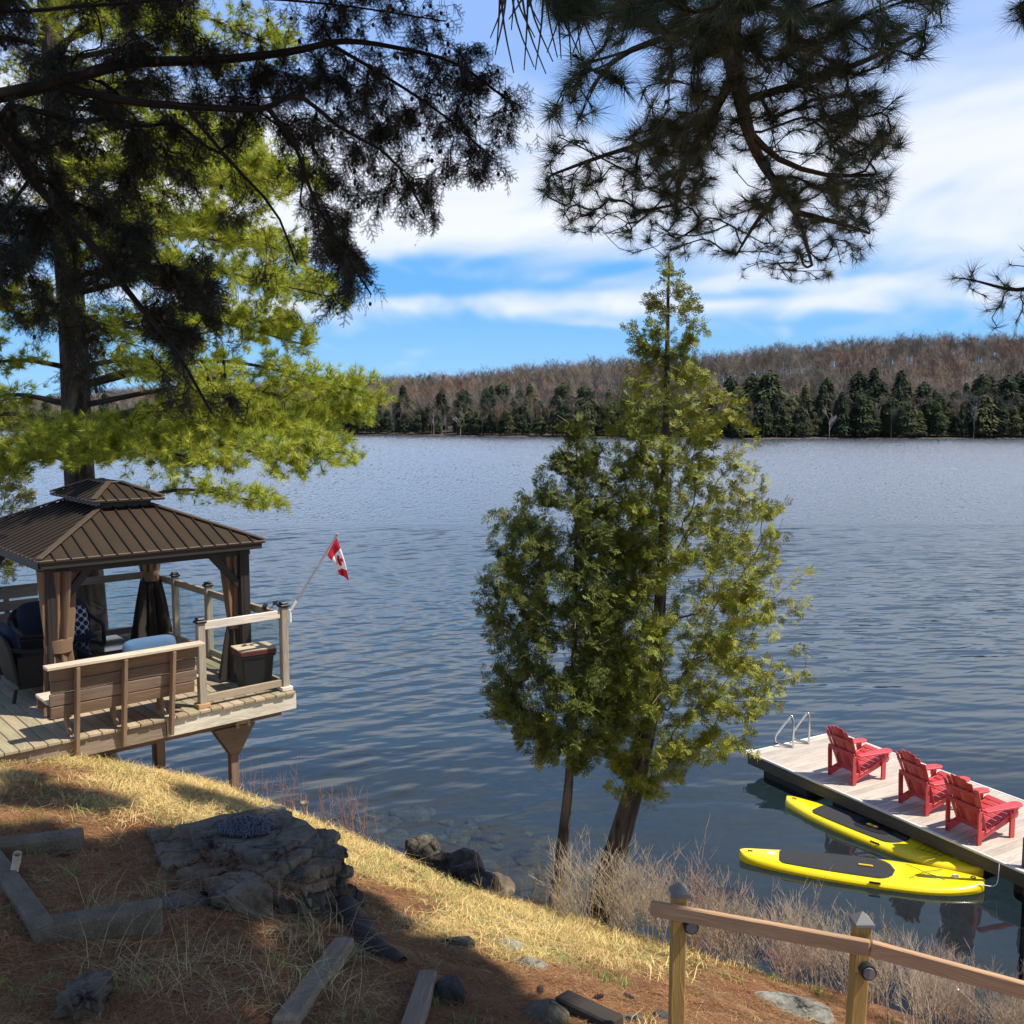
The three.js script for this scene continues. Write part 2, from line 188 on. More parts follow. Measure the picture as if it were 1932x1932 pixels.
function slab(pts, th, s = 1, jag = 0.03) { // an irregular flat stone from its outline at its top: rough edge, uneven top
  const c = pts.reduce((a, p) => [a[0] + p[0] / pts.length, a[1] + p[1] / pts.length, a[2] + p[2] / pts.length], [0, 0, 0]), m = new MB(), out = [], n = pts.length, K = 4;
  for (let i = 0; i < n; i++) for (let k = 0; k < K; k++) { const a = pts[i], b = pts[(i + 1) % n], t = k / K; out.push([0, 1, 2].map((q) => lerp(a[q], b[q], t) + (q === 1 ? 0 : (hash2(i * K + k, q, s) - 0.5) * jag * 2))); }
  const R = [[1, -th], [1.0, -th * 0.5], [0.985, -0.012], [0.94, 0], [0.6, 0], [0.3, 0]], rows = R.map(([f, dy], r) => out.map((p, i) => [c[0] + (p[0] - c[0]) * f + (r < 2 ? (hash2(i, r, s + 3) - 0.5) * jag : 0), p[1] * f + c[1] * (1 - f) + dy + (r > 2 ? (fbm(p[0] * f * 5 + s, p[2] * f * 5, 3, 0, 0, s) - 0.5) * 0.016 : 0), c[2] + (p[2] - c[2]) * f + (r < 2 ? (hash2(i, r, s + 7) - 0.5) * jag : 0)]));
  const u = (p) => [p[0] + p[1] * 0.7, p[2] + p[1] * 0.7], N = out.length;
  for (let r = 0; r < R.length - 1; r++) for (let i = 0; i < N; i++) { const j = (i + 1) % N, q = [rows[r][i], rows[r][j], rows[r + 1][j], rows[r + 1][i]]; m.quad(...q, null, q.map(u)); }
  const l = rows[R.length - 1]; for (let i = 0; i < N; i++) { const j = (i + 1) % N; m.tri(l[i], l[j], c, null, null, null, u(l[i]), u(l[j]), u(c)); }
  const g = m.geo(), p = g.attributes.position; if (V(pts[1]).sub(V(pts[0])).cross(V(pts[2]).sub(V(pts[0]))).y < 0) { for (let i = 0; i < p.count; i += 3) { for (const at of ['position', 'normal', 'uv']) { const b = g.attributes[at], z = b.itemSize; for (let q = 0; q < z; q++) { const t = b.array[(i + 1) * z + q]; b.array[(i + 1) * z + q] = b.array[(i + 2) * z + q]; b.array[(i + 2) * z + q] = t; } } } g.computeVertexNormals(); }
  return g;
}
function copies(parent, name, geo, mat, list, kind = 'stuff') { // list: [pos, quaternion, scale, color?]
  const m = new THREE.InstancedMesh(geo, mat, list.length), X = new THREE.Matrix4(), s = new THREE.Vector3(), c = new THREE.Color(); m.name = name; m.castShadow = m.receiveShadow = true;
  list.forEach(([p, q, k, col], i) => { s.setScalar(k); m.setMatrixAt(i, X.compose(p, q, s)); if (col) m.setColorAt(i, c.setRGB(...col)); });
  if (kind) m.userData.kind = kind; parent.add(m); return m;
}
const Y = new THREE.Vector3(0, 1, 0), qd = new THREE.Quaternion(), qs = new THREE.Quaternion();
function aim(dir, spin) { return new THREE.Quaternion().setFromUnitVectors(Y, dir).multiply(qs.setFromAxisAngle(Y, spin)); }

// ---------------------------------------------------------------- growing branches: every target is joined to the nearest wood, then radii follow what each branch carries
function grow(roots, targets, o) {
  const nodes = []; // {p, par, d, len, r}
  const near = (t) => { let b = -1, bc = 1e9; for (let i = 0; i < nodes.length; i++) { const n = nodes[i], dx = t[0] - n.p[0], dy = t[1] - n.p[1], dz = t[2] - n.p[2], D = Math.sqrt(dx * dx + dy * dy + dz * dz); const dot = D > 1e-6 ? (dx * n.d[0] + dy * n.d[1] + dz * n.d[2]) / D : 1; const c = D * (dot < 0.2 ? 1 + (0.2 - dot) * (o.turn ?? 1.5) : 1) + n.len * (o.w ?? 0.15); if (c < bc) { bc = c; b = i; } } return b; };
  const addPath = (pts, par) => { let prev = par; const ids = []; for (const p of pts) { const q = prev >= 0 ? nodes[prev].p : p; let d = [p[0] - q[0], p[1] - q[1], p[2] - q[2]]; const L = Math.hypot(...d); if (L < 1e-4 && prev >= 0) continue; d = L > 1e-6 ? d.map((x) => x / L) : [0, 1, 0]; nodes.push({ p, par: prev, d, len: prev >= 0 ? nodes[prev].len + L : 0, r: 0, min: 0 }); prev = nodes.length - 1; ids.push(prev); } return ids; };
  roots.forEach(({ pts, r0 = 0.05, r1 = 0.01, step = 0.2 }, k) => { let L = 0; for (let i = 1; i < pts.length; i++) L += Math.hypot(pts[i][0] - pts[i - 1][0], pts[i][1] - pts[i - 1][1], pts[i][2] - pts[i - 1][2]); const cv = curve(pts, Math.max(3, Math.round(L / step))); const ids = addPath(cv, k && nodes.length ? near(pts[0]) : -1); ids.forEach((id, i) => nodes[id].min = lerp(r0, r1, Math.pow(i / ids.length, 0.8))); });
  const rootN = nodes.length, key = (t) => { let b = 1e9; for (let i = 0; i < rootN; i += 2) { const n = nodes[i].p; b = Math.min(b, (n[0] - t[0]) ** 2 + (n[1] - t[1]) ** 2 + (n[2] - t[2]) ** 2); } return b; };
  const order = targets.map((t) => [key(t), t]).sort((a, b) => a[0] - b[0]); const tips = [];
  for (const [, t] of order) {
    const a = near(t), n = nodes[a], D = Math.hypot(t[0] - n.p[0], t[1] - n.p[1], t[2] - n.p[2]), k = Math.max(2, Math.ceil(D / (o.step ?? 0.12))), pull = D * (o.pull ?? 0.35), pts = [];
    const c1 = [0, 1, 2].map((q) => n.p[q] + n.d[q] * pull + (q === 1 ? (o.lift ?? 0) * D : 0));
    for (let i = 1; i <= k; i++) { const s = i / k, A = (1 - s) * (1 - s), B = 2 * s * (1 - s), C = s * s; const w = i < k ? (o.wob ?? 0.02) * D : 0; pts.push([0, 1, 2].map((q) => A * n.p[q] + B * c1[q] + C * t[q] + (hash2(nodes.length + i, q, 3) - 0.5) * w)); }
    const ids = addPath(pts, a); if (ids.length) tips.push(ids[ids.length - 1]);
  }
  const e = o.e ?? 2.3; for (let i = nodes.length - 1; i >= 0; i--) { const n = nodes[i]; n.acc = Math.max(n.acc ?? 0, Math.pow(o.tip ?? 0.002, e)); n.r = Math.max(Math.pow(n.acc, 1 / e), n.min); if (n.par >= 0) nodes[n.par].acc = (nodes[n.par].acc ?? 0) + n.acc; if (o.max) n.r = Math.max(n.min, Math.min(n.r, o.max)); }
  const kids = nodes.map(() => []); nodes.forEach((n, i) => { if (n.par >= 0) kids[n.par].push(i); });
  const m = new MB(), m2 = new MB(), start = (id, from) => { const pts = from >= 0 ? [nodes[from].p] : [], rs = from >= 0 ? [Math.min(nodes[from].r, nodes[id].r * 1.15)] : []; const later = []; let i = id; for (;;) { pts.push(nodes[i].p); rs.push(nodes[i].r); const ks = kids[i].slice().sort((a, b) => nodes[b].r - nodes[a].r); if (!ks.length) break; for (const x of ks.slice(1)) later.push([x, i]); i = ks[0]; } const R = Math.max(...rs); (R > (o.split ?? 1e9) ? m2 : m).tube(pts, rs, R > 0.05 ? (o.sides ?? 10) : R > 0.012 ? 5 : 3, o.vs ?? 1); return later; };
  const stack = []; nodes.forEach((n, i) => { if (n.par < 0) stack.push([i, -1]); }); while (stack.length) stack.push(...start(...stack.pop()));
  const leaves = []; for (const id of tips) { let i = id, back = 0; while (i >= 0 && back <= (o.leafy ?? 0.2)) { leaves.push([nodes[i].p, nodes[i].d, back]); if (nodes[i].par < 0) break; back = nodes[id].len - nodes[nodes[i].par].len; i = nodes[i].par; if (i < rootN && !(o.rootLeaf)) break; } }
  return { wood: m.geo(), trunk: m2.p.length ? m2.geo() : null, leaves, nodes };
}
function inPoly(u, v, P) { let c = false; for (let i = 0, j = P.length - 1; i < P.length; j = i++) { const [a, b] = P[i], [x, y] = P[j]; if ((b > v) !== (y > v) && u < (x - a) * (v - b) / (y - b) + a) c = !c; } return c; }

// leaf shapes, along +Y
function tuftGeo(n, len, w, s, lo = 0.25, hi = 1.15) { const m = new MB(), r = rng(s); for (let i = 0; i < n; i++) { const t = lerp(lo, hi, Math.sqrt(r())), f = r() * 6.283, L = len * (0.75 + 0.35 * r()), d = [Math.sin(t) * Math.cos(f), Math.cos(t), Math.sin(t) * Math.sin(f)], o = [0, -len * 0.35 * r(), 0]; const sx = [-Math.sin(f + r()), 0.2 * (r() - 0.5), Math.cos(f)]; const e = o.map((x, q) => x + d[q] * L - (q === 1 ? L * 0.08 * r() : 0)); m.tri(o.map((x, q) => x + sx[q] * w / 2), o.map((x, q) => x - sx[q] * w / 2), e); } return m.geo(); }
function hemlockGeo(s, L = 0.15) { const m = new MB(), r = rng(s); const twig = (o, d, side, len) => { const n = Math.round(len / 0.0055); m.tri(o.map((x, q) => x + side[q] * 0.0012), o.map((x, q) => x - side[q] * 0.0012), o.map((x, q) => x + d[q] * len)); for (let i = 0; i < n; i++) { const b = o.map((x, q) => x + d[q] * len * (i + 0.5) / n); for (const sg of [-1, 1]) { const l = (0.010 + 0.006 * r()) * (1 - 0.35 * i / n), up = (r() - 0.5) * 0.5; const e = b.map((x, q) => x + side[q] * sg * l + d[q] * l * 0.5 + (q === 1 ? 0 : up * l * 0.5)); m.tri(b.map((x, q) => x - d[q] * 0.0016), b.map((x, q) => x + d[q] * 0.0016), e); } } }; twig([0, 0, 0], [0, 1, 0], [1, 0, 0], L); for (let i = 0; i < 6; i++) { const sg = i % 2 ? 1 : -1, a = 0.7 + 0.4 * r(), z = (r() - 0.5) * 0.5, d = V([Math.sin(a) * sg, Math.cos(a), z]).normalize(); twig([0, L * (0.12 + 0.13 * i), 0], [d.x, d.y, d.z], [d.y, -d.x, 0], L * (0.5 - 0.05 * i)); } return m.geo(); }
function cedarGeo(s, L = 0.16) { const m = new MB(), r = rng(s); const lobe = (o, d, n, len, w) => { const side = d.clone().cross(n).normalize(), a = o.clone(), b = o.clone().addScaledVector(d, len * 0.45).addScaledVector(side, w), c = o.clone().addScaledVector(d, len), e = o.clone().addScaledVector(d, len * 0.45).addScaledVector(side, -w); const A = (v) => [v.x, v.y, v.z]; m.quad(A(a), A(b), A(c), A(e)); }; const n0 = new THREE.Vector3(0, 0, 1), y = new THREE.Vector3(0, 1, 0); lobe(new THREE.Vector3(), y, n0, L, 0.006); const K = 8; for (let i = 0; i < K; i++) { const sg = i % 2 ? 1 : -1, a = 0.75 + 0.3 * r(), d = V([Math.sin(a) * sg, Math.cos(a), (r() - 0.4) * 0.7]).normalize(), o = V([0, L * (0.08 + 0.1 * i), 0]), ln = L * (0.62 - 0.05 * i), n = V([(r() - 0.5) * 0.6, (r() - 0.5) * 0.6, 1]).normalize(); lobe(o, d, n, ln, 0.0075); for (let k = 0; k < 3; k++) { const d2 = d.clone().applyAxisAngle(n, (k % 2 ? 0.6 : -0.6) + (r() - 0.5) * 0.3); lobe(o.clone().addScaledVector(d, ln * (0.3 + 0.2 * k)), d2, n, ln * 0.42, 0.0055); } } return m.geo(); }

// ================================================================ the setting: ground, lake, far shore
const GX = [-10, -7, -5, -4, -3, -2, -1, 0, 1, 2, 3, 4, 6, 9, 14], GD = [2, 4, 5.5, 7, 8, 9, 10, 11, 12, 13, 14, 16, 20, 30];
const GT = [[3.6, 3.5, 3.4, 3.4, 3.35, 3.3, 3.3, 3.3, 3.3, 3.3, 3.2, 3.1, 2.9, 2.6, 2.0], [3.6, 3.5, 3.35, 3.3, 3.25, 3.2, 3.15, 3.1, 3.1, 3.05, 2.95, 2.8, 2.4, 1.6, 1.0], [3.6, 3.45, 3.35, 3.3, 3.25, 3.2, 3.05, 2.95, 2.85, 2.75, 2.5, 2.2, 1.4, .6, .3],
  [3.5, 3.4, 3.35, 3.3, 3.2, 3.05, 2.8, 2.58, 2.4, 2.2, 1.95, 1.65, .8, .1, -.2], [3.5, 3.4, 3.35, 3.3, 3.15, 2.9, 2.55, 2.28, 2.05, 1.85, 1.6, 1.3, .4, -.2, -.6], [3.4, 3.35, 3.3, 3.22, 2.98, 2.6, 2.14, 1.8, 1.6, 1.32, 1.1, .8, -.1, -.6, -1], [3.2, 3.22, 3.12, 2.95, 2.62, 2.24, 1.8, 1.42, 1.12, .7, .35, 0, -.7, -1.2, -1.5],
  [2.9, 3.0, 2.75, 2.48, 2.2, 1.8, 1.3, .95, .75, .05, -.4, -.7, -1.2, -1.8, -2], [2.5, 2.5, 2.1, 1.8, 1.45, 1.0, .6, .35, .2, -.5, -.9, -1.2, -1.7, -2.3, -2.5], [1.8, 1.9, 1.6, 1.3, .8, .3, .05, -.1, -.3, -.9, -1.3, -1.6, -2.1, -2.7, -3], [1.0, 1.2, .8, .4, 0, -.15, -.22, -.3, -.6, -1.3, -1.7, -2, -2.4, -3, -3.4],
  [.4, .3, -.1, -.3, -.28, -.3, -.36, -.55, -1.0, -1.8, -2.2, -2.5, -2.8, -3.3, -3.6], [-.8, -.9, -1, -.9, -.9, -.9, -1.0, -1.4, -2.0, -2.8, -3, -3.2, -3.4, -3.6, -4], [-4.1, -4.1, -4.1, -4.1, -4.1, -4.1, -4.1, -4.1, -4.1, -4.1, -4.1, -4.1, -4.1, -4.1, -4.1]];
function gLin(x, D) { x = clamp(x, GX[0], GX[14]); D = clamp(D, GD[0], GD[13]); let i = 0, j = 0; while (i < 13 && x > GX[i + 1]) i++; while (j < 12 && D > GD[j + 1]) j++; const a = (x - GX[i]) / (GX[i + 1] - GX[i]), b = (D - GD[j]) / (GD[j + 1] - GD[j]); return lerp(lerp(GT[j][i], GT[j][i + 1], a), lerp(GT[j + 1][i], GT[j + 1][i + 1], a), b); }
function groundY(x, D) { let s = 0; for (const [a, b] of [[0, 0], [.4, .2], [-.4, -.2], [.2, -.4], [-.2, .4]]) s += gLin(x + a, D + b); return s / 5 + (fbm(x * 1.1 + 40, D * 1.1, 4, 0, 0, 3) - 0.5) * 0.16 + (fbm(x * 6, D * 6, 2, 0, 0, 9) - 0.5) * 0.035; }
function onGround(u, v) { for (let D = 4; D < 14; D += 0.02) { const p = at(u, v, D), y = groundY(p[0], D); if (p[1] <= y) return [p[0], y, -D]; } return onY(u, v, 0); }
const CREST = [[-8, 9.2], [-5, 9.4], [-3.6, 9.9], [-2.5, 9.7], [-1.6, 9.3], [-0.9, 8.6], [-0.5, 8.0], [0.2, 8.6], [0.6, 9.6]];
function segDist(x, D) { let b = 1e9; for (let i = 1; i < CREST.length; i++) { const [ax, ay] = CREST[i - 1], [bx, by] = CREST[i], t = clamp(((x - ax) * (bx - ax) + (D - ay) * (by - ay)) / ((bx - ax) ** 2 + (by - ay) ** 2)); b = Math.min(b, Math.hypot(x - lerp(ax, bx, t), D - lerp(ay, by, t))); } return b; }
function straw(x, D) { const n = fbm(x * 1.3 + 3, D * 1.3, 3, 0, 0, 12); const m = fbm(x * 0.9 + 13, D * 1.6 + 5, 4, 0, 0, 17), lo = smooth(7.4, 8.3, D + Math.max(0, x + 1.5) * 0.55); return clamp(Math.exp(-((segDist(x, D) / 1.0) ** 2)) * clamp((m - 0.36) * 4.2) * (0.7 + 0.6 * n) * (0.05 + 0.95 * lo) + (n > 0.62 ? (n - 0.62) * 1.2 : 0) * smooth(7.6, 9, D)); }
{
  const xs = [], ds = []; for (let x = -90; x < -9; x += 9) xs.push(x); for (let x = -9; x <= 10; x += 0.09) xs.push(x); for (let x = 11; x < 100; x += 9) xs.push(x); for (let d = -60; d < 2; d += 6) ds.push(d); for (let d = 2; d < 15; d += 0.08) ds.push(d); for (let d = 15; d < 31; d += 0.5) ds.push(d);
  const p = [], c = [], u = [], ix = [];
  for (const d of ds) for (const x of xs) {
    const y = groundY(x, d), s = straw(x, d), n = fbm(x * 2.2, d * 2.2, 3, 0, 0, 51), n2 = fbm(x * 0.9, d * 0.9, 3, 0, 0, 61); p.push(x, y, -d); u.push(x, d);
    let r = lerp(0.25, 0.13, n), g = lerp(0.105, 0.062, n), b = lerp(0.042, 0.030, n);                       // rusty pine needles
    const so = smooth(0.55, 0.7, n2) * 0.7; r = lerp(r, 0.085, so); g = lerp(g, 0.055, so); b = lerp(b, 0.036, so);   // bare soil
    r = lerp(r, 0.40, s); g = lerp(g, 0.26, s); b = lerp(b, 0.10, s);                                           // dry grass
    const m = smooth(1.0, 0.35, y + (n - 0.5) * 0.5); r = lerp(r, 0.075, m); g = lerp(g, 0.055, m); b = lerp(b, 0.036, m); // wet bank
    const dp = smooth(-0.15, -1.5, y); r = lerp(r, 0.035, dp); g = lerp(g, 0.05, dp); b = lerp(b, 0.06, dp);
    c.push(r * 1.6, g * 1.6, b * 1.6);
  }
  const W = xs.length; for (let j = 0; j < ds.length - 1; j++) for (let i = 0; i < W - 1; i++) { const a = j * W + i; ix.push(a, a + 1, a + W + 1, a, a + W + 1, a + W); }
  const g = new THREE.BufferGeometry(); g.setAttribute('position', new THREE.Float32BufferAttribute(p, 3)); g.setAttribute('uv', new THREE.Float32BufferAttribute(u, 2)); g.setAttribute('color', new THREE.Float32BufferAttribute(c, 3)); g.setIndex(ix); g.computeVertexNormals();
  top('ground', g, std([1, 1, 1], 1, { map: T.ground, vertexColors: true, bumpMap: T.groundb, bumpScale: 0.03 }), null, null, null, 'structure');
}
const SHORE = [[-1600, 500], [-600, 520], [0, 520], [300, 440], [560, 392], [640, 378], [800, 362], [1000, 338], [1200, 322], [1450, 305], [1700, 306], [1932, 312], [2600, 330], [3600, 400]];
function shoreD(u) { let i = 0; while (i < SHORE.length - 2 && u > SHORE[i + 1][0]) i++; const t = clamp((u - SHORE[i][0]) / (SHORE[i + 1][0] - SHORE[i][0])); return lerp(SHORE[i][1], SHORE[i + 1][1], t) + (fbm(u * 0.02, 3, 3, 0, 0, 8) - 0.5) * 10; }
const RISE = [[-1600, 8], [-200, 6], [110, 7], [300, 12], [640, 15], [850, 16], [1000, 20.5], [1200, 23], [1350, 24.5], [1480, 28], [1650, 33], [1932, 35], [2600, 28], [3600, 20]];
function rise(u) { let i = 0; while (i < RISE.length - 2 && u > RISE[i + 1][0]) i++; const t = clamp((u - RISE[i][0]) / (RISE[i + 1][0] - RISE[i][0])); return lerp(RISE[i][1], RISE[i + 1][1], t * t * (3 - 2 * t)); }
function hillY(u, s) { return s < 0 ? Math.max(-4.3, s * 0.3) : 0.25 + 0.05 * Math.min(s, 12) + rise(u) * smooth(4, 190, s) + (fbm(u * 0.013, s * 0.03, 3, 0, 0, 2) - 0.5) * 5 * smooth(5, 80, s); }
function hillAt(u, s) { const D = shoreD(u) + s; return [(u - 966) / FPX * D * 1.005, hillY(u, s), -D]; }
{
  const p = [], u = [], ix = [], us = [], ss = [-40, -14, -4, -1, 0, 1, 3, 6, 10, 16, 24, 34, 48, 65, 85, 110, 140, 170, 200, 240, 300, 380, 520]; for (let x = -1600; x <= 3600; x += 20) us.push(x);
  for (const s of ss) for (const q of us) { const a = hillAt(q, s); p.push(...a); u.push(a[0] / 6, a[2] / 6); }
  const W = us.length; for (let j = 0; j < ss.length - 1; j++) for (let i = 0; i < W - 1; i++) { const a = j * W + i; ix.push(a, a + 1, a + W + 1, a, a + W + 1, a + W); }
  const g = new THREE.BufferGeometry(); g.setAttribute('position', new THREE.Float32BufferAttribute(p, 3)); g.setAttribute('uv', new THREE.Float32BufferAttribute(u, 2)); g.setIndex(ix); g.computeVertexNormals();
  top('hills', g, std([0.11, 0.085, 0.065], 1, { map: T.ground }), null, null, null, 'structure');
  const bed = new THREE.PlaneGeometry(1900, 1200, 1, 1).rotateX(-Math.PI / 2).translate(0, -4.15, -570);
  top('lakebed', bed, std([0.055, 0.088, 0.12], 1), null, null, null, 'structure');
}
{ // the lake: real ripples near the bank, finer and farther ones in the relief of its surface
  const R = rng(77), ws = []; for (let i = 0; i < 44; i++) { const lam = 0.38 * Math.pow(5.2, R()), a = (R() + R() - 1) * 0.42, br = i % 2 === 0; ws.push([lam, a, R() * 6.28, br]); }
  const cut = 60;
  const wave = (x, D) => {
    const fade = smooth(cut, cut - 2.5, D) * smooth(-30, -22, x) * smooth(46, 38, x), calm = lerp(0.12, 1, smooth(13, 24, D + (x < 2 ? (2 - x) * 0.9 : 0) - Math.max(0, (x - 5)) * 0.35));
    let h = 0; const fam = smooth(-7, 6, x); const wp = fbm(x * 0.12 + 5, D * 0.12, 2, 0, 0, 7) * 3;
    const patch = 0.45 + 0.9 * fbm(x * 0.16, D * 0.10 + 9, 2, 0, 0, 27);
    for (const [lam, a, ph, br] of ws) { const k = 6.283 / lam, t = (br ? 2.28 : 1.62) + a, am = br ? 1 - 0.75 * fam : 0.25 + 0.75 * fam; const s = Math.sin(k * (Math.cos(t) * x + Math.sin(t) * D) + ph + wp * Math.min(1, lam)); h += am * lerp(1, 1.9, smooth(24, 55, D)) * 0.0056 * Math.pow(lam, 1.0) * (s + 0.25 * s * s); }
    return h * fade * calm * patch * 0.5;
  };
  const p = [], u = [], ix = []; const ds = []; for (let d = 7; d < cut; d += lerp(0.07, 0.17, smooth(12, 55, d))) ds.push(d); ds.push(cut); const xs = []; for (let x = -30; x <= 46.01; x += 0.13) xs.push(x);
  const W = xs.length; for (const d of ds) for (const x of xs) { const inside = groundY(x, d) < 0.6 || d > 15; const y = (x < -29.9 || x > 45.9 || d === cut || d === 7) ? 0 : inside ? wave(x, d) : 0; p.push(x, y, -d); u.push(x, d); }
  for (let j = 0; j < ds.length - 1; j++) for (let i = 0; i < W - 1; i++) { const a = j * W + i; if (Math.abs(xs[i]) > 2 * 0 + 0.62 * ds[j] + 6) continue; ix.push(a, a + 1, a + W + 1, a, a + W + 1, a + W); }
  const wm = (sc, ro = 0) => phy([0.43, 0.52, 0.53], ro, { transmission: 1, thickness: 0, ior: 1.333, normalMap: T.ripple, normalScale: new THREE.Vector2(sc, sc) });
  const pos = new THREE.Float32BufferAttribute(p, 3), uva = new THREE.Float32BufferAttribute(u, 2); let lake = null; const full = new THREE.BufferGeometry(); full.setAttribute('position', pos); full.setIndex(ix); full.computeVertexNormals();
  const cuts = [[7, 0.05, 0], [15, 0.12, 0], [18, 0.2, 0], [22, 0.3, 0.02], [27, 0.36, 0.05], [32, 0.4, 0.08], [38, 0.4, 0.115], [44, 0.4, 0.145], [50, 0.42, 0.17], [55, 0.44, 0.19]];
  cuts.forEach(([d0, sc, ro], c) => { const d1 = c + 1 < cuts.length ? cuts[c + 1][0] : 1e9, sub = [], map = new Map(), P = [], N = [], U = []; for (let t = 0; t < ix.length; t += 6) { const d = ds[Math.floor(ix[t] / W)]; if (d < d0 || d >= d1) continue; for (let k = 0; k < 6; k++) { const v = ix[t + k]; if (!map.has(v)) { map.set(v, P.length / 3); P.push(pos.getX(v), pos.getY(v), pos.getZ(v)); const n = full.attributes.normal; N.push(n.getX(v), n.getY(v), n.getZ(v)); U.push(uva.getX(v), uva.getY(v)); } sub.push(map.get(v)); } }
    const g = new THREE.BufferGeometry(); g.setAttribute('position', new THREE.Float32BufferAttribute(P, 3)); g.setAttribute('normal', new THREE.Float32BufferAttribute(N, 3)); g.setAttribute('uv', new THREE.Float32BufferAttribute(U, 2)); g.setIndex(sub); if (!lake) lake = top('lake', g, wm(sc, ro), null, null, null, 'structure'); else part(lake, 'water_surface', g, wm(sc, ro)); });
  const m = new MB(); const rect = (x0, x1, d0, d1) => m.quad([x0, 0, -d0], [x1, 0, -d0], [x1, 0, -d1], [x0, 0, -d1], Array(4).fill([0, 1, 0]), [[x0, d0], [x1, d0], [x1, d1], [x0, d1]]);
  // open water beyond the near ripples; triangles fit the stepped outline of the near sheet
  rect(-900, 900, 400, 900);
  { const fr = []; for (let d = cut; d < 400; d *= 1.0058) fr.push(d); fr.push(400); const C = 1300, P = [], U = [], I = []; fr.forEach((d, j) => { const wob = j === 0 || j === fr.length - 1 ? 0 : smooth(cut, cut + 2.5, d); for (let i = 0; i <= C; i++) { const x = (i / C - 0.5) * 2 * (0.62 * d + 8.8), sx = 0.03 + d * 0.0015; const h = (vnoise(x / sx + 31, j * 0.5, 0, 0, 5) - 0.5) + (vnoise(x / sx * 1.9 + 11, j * 0.93, 0, 0, 15) - 0.5) * 0.9 + (vnoise(x / (sx * 5), j * 0.21, 0, 0, 25) - 0.5) * 0.4, gust = 0.8 + 0.5 * fbm(x / 40, d / 26, 2, 0, 0, 35); P.push(x, h * 0.0046 * d * 0.27 * wob * gust, -d); U.push(x, d); } }); for (let j = 0; j < fr.length - 1; j++) for (let i = 0; i < C; i++) { const a = j * (C + 1) + i; I.push(a, a + 1, a + C + 2, a, a + C + 2, a + C + 1); }
    const g = new THREE.BufferGeometry(); g.setAttribute('position', new THREE.Float32BufferAttribute(P, 3)); g.setAttribute('uv', new THREE.Float32BufferAttribute(U, 2)); g.setIndex(I); g.computeVertexNormals(); part(lake, 'far_water', g, wm(0.45, 0.22));
    for (let j = 0; j < fr.length - 1; j++) { const w0 = 0.62 * fr[j] + 8.8, w1 = 0.62 * fr[j + 1] + 8.8; for (const q of [[[-900, 0, -fr[j]], [-w0, 0, -fr[j]], [-w1, 0, -fr[j + 1]], [-900, 0, -fr[j + 1]]], [[w0, 0, -fr[j]], [900, 0, -fr[j]], [900, 0, -fr[j + 1]], [w1, 0, -fr[j + 1]]]]) m.quad(...q, Array(4).fill([0, 1, 0]), q.map((p) => [p[0], -p[2]])); } }
  for (let j = 0; j < ds.length - 1; j++) { const lim = 0.62 * ds[j] + 6; let a = xs[0], b = xs[W - 1]; for (let i = 0; i < W - 1; i++) if (Math.abs(xs[i]) <= lim) { a = xs[i]; break; } for (let i = W - 2; i >= 0; i--) if (Math.abs(xs[i]) <= lim) { b = xs[i + 1]; break; } rect(-900, a, ds[j], ds[j + 1]); rect(b, 900, ds[j], ds[j + 1]); }
  part(lake, 'open_water', m.geo(), wm(0.8, 0.2));
}

// ---------------------------------------------------------------- far shore: bare woods on the hill, single trees along the water
function bareTreeGeo(s, H) { const r = rng(s), m = new MB(); const go = (p, d, len, rad, lev) => { const e = [0, 1, 2].map((q) => p[q] + d[q] * len); const sd = V([d[1], -d[0], 0.3]).normalize(); if (lev < 2) m.tube([p, e], [rad, rad * 0.6], 3); else m.tri([p[0] + sd.x * rad, p[1] + sd.y * rad, p[2] + sd.z * rad], [p[0] - sd.x * rad, p[1] - sd.y * rad, p[2] - sd.z * rad], e); if (lev > 3) return; const n = lev === 0 ? 5 : lev === 1 ? 5 : 4; for (let i = 0; i < n; i++) { const t = lev === 0 ? 0.35 + 0.65 * (i + r()) / n : 0.3 + 0.7 * r(), b = [0, 1, 2].map((q) => lerp(p[q], e[q], t)), f = r() * 6.283, sp2 = 0.45 + 0.35 * r(); const nd = V([d[0] + Math.cos(f) * sp2, d[1] * 0.9 + 0.28, d[2] + Math.sin(f) * sp2]).normalize(); go(b, [nd.x, nd.y, nd.z], len * (lev === 0 ? 0.42 : 0.62) * (0.8 + 0.4 * r()), Math.max(0.03, rad * 0.42), lev + 1); } }; go([0, 0, 0], [0.02, 1, 0.02], H * 0.72, 0.16, 0); return m.geo(); }
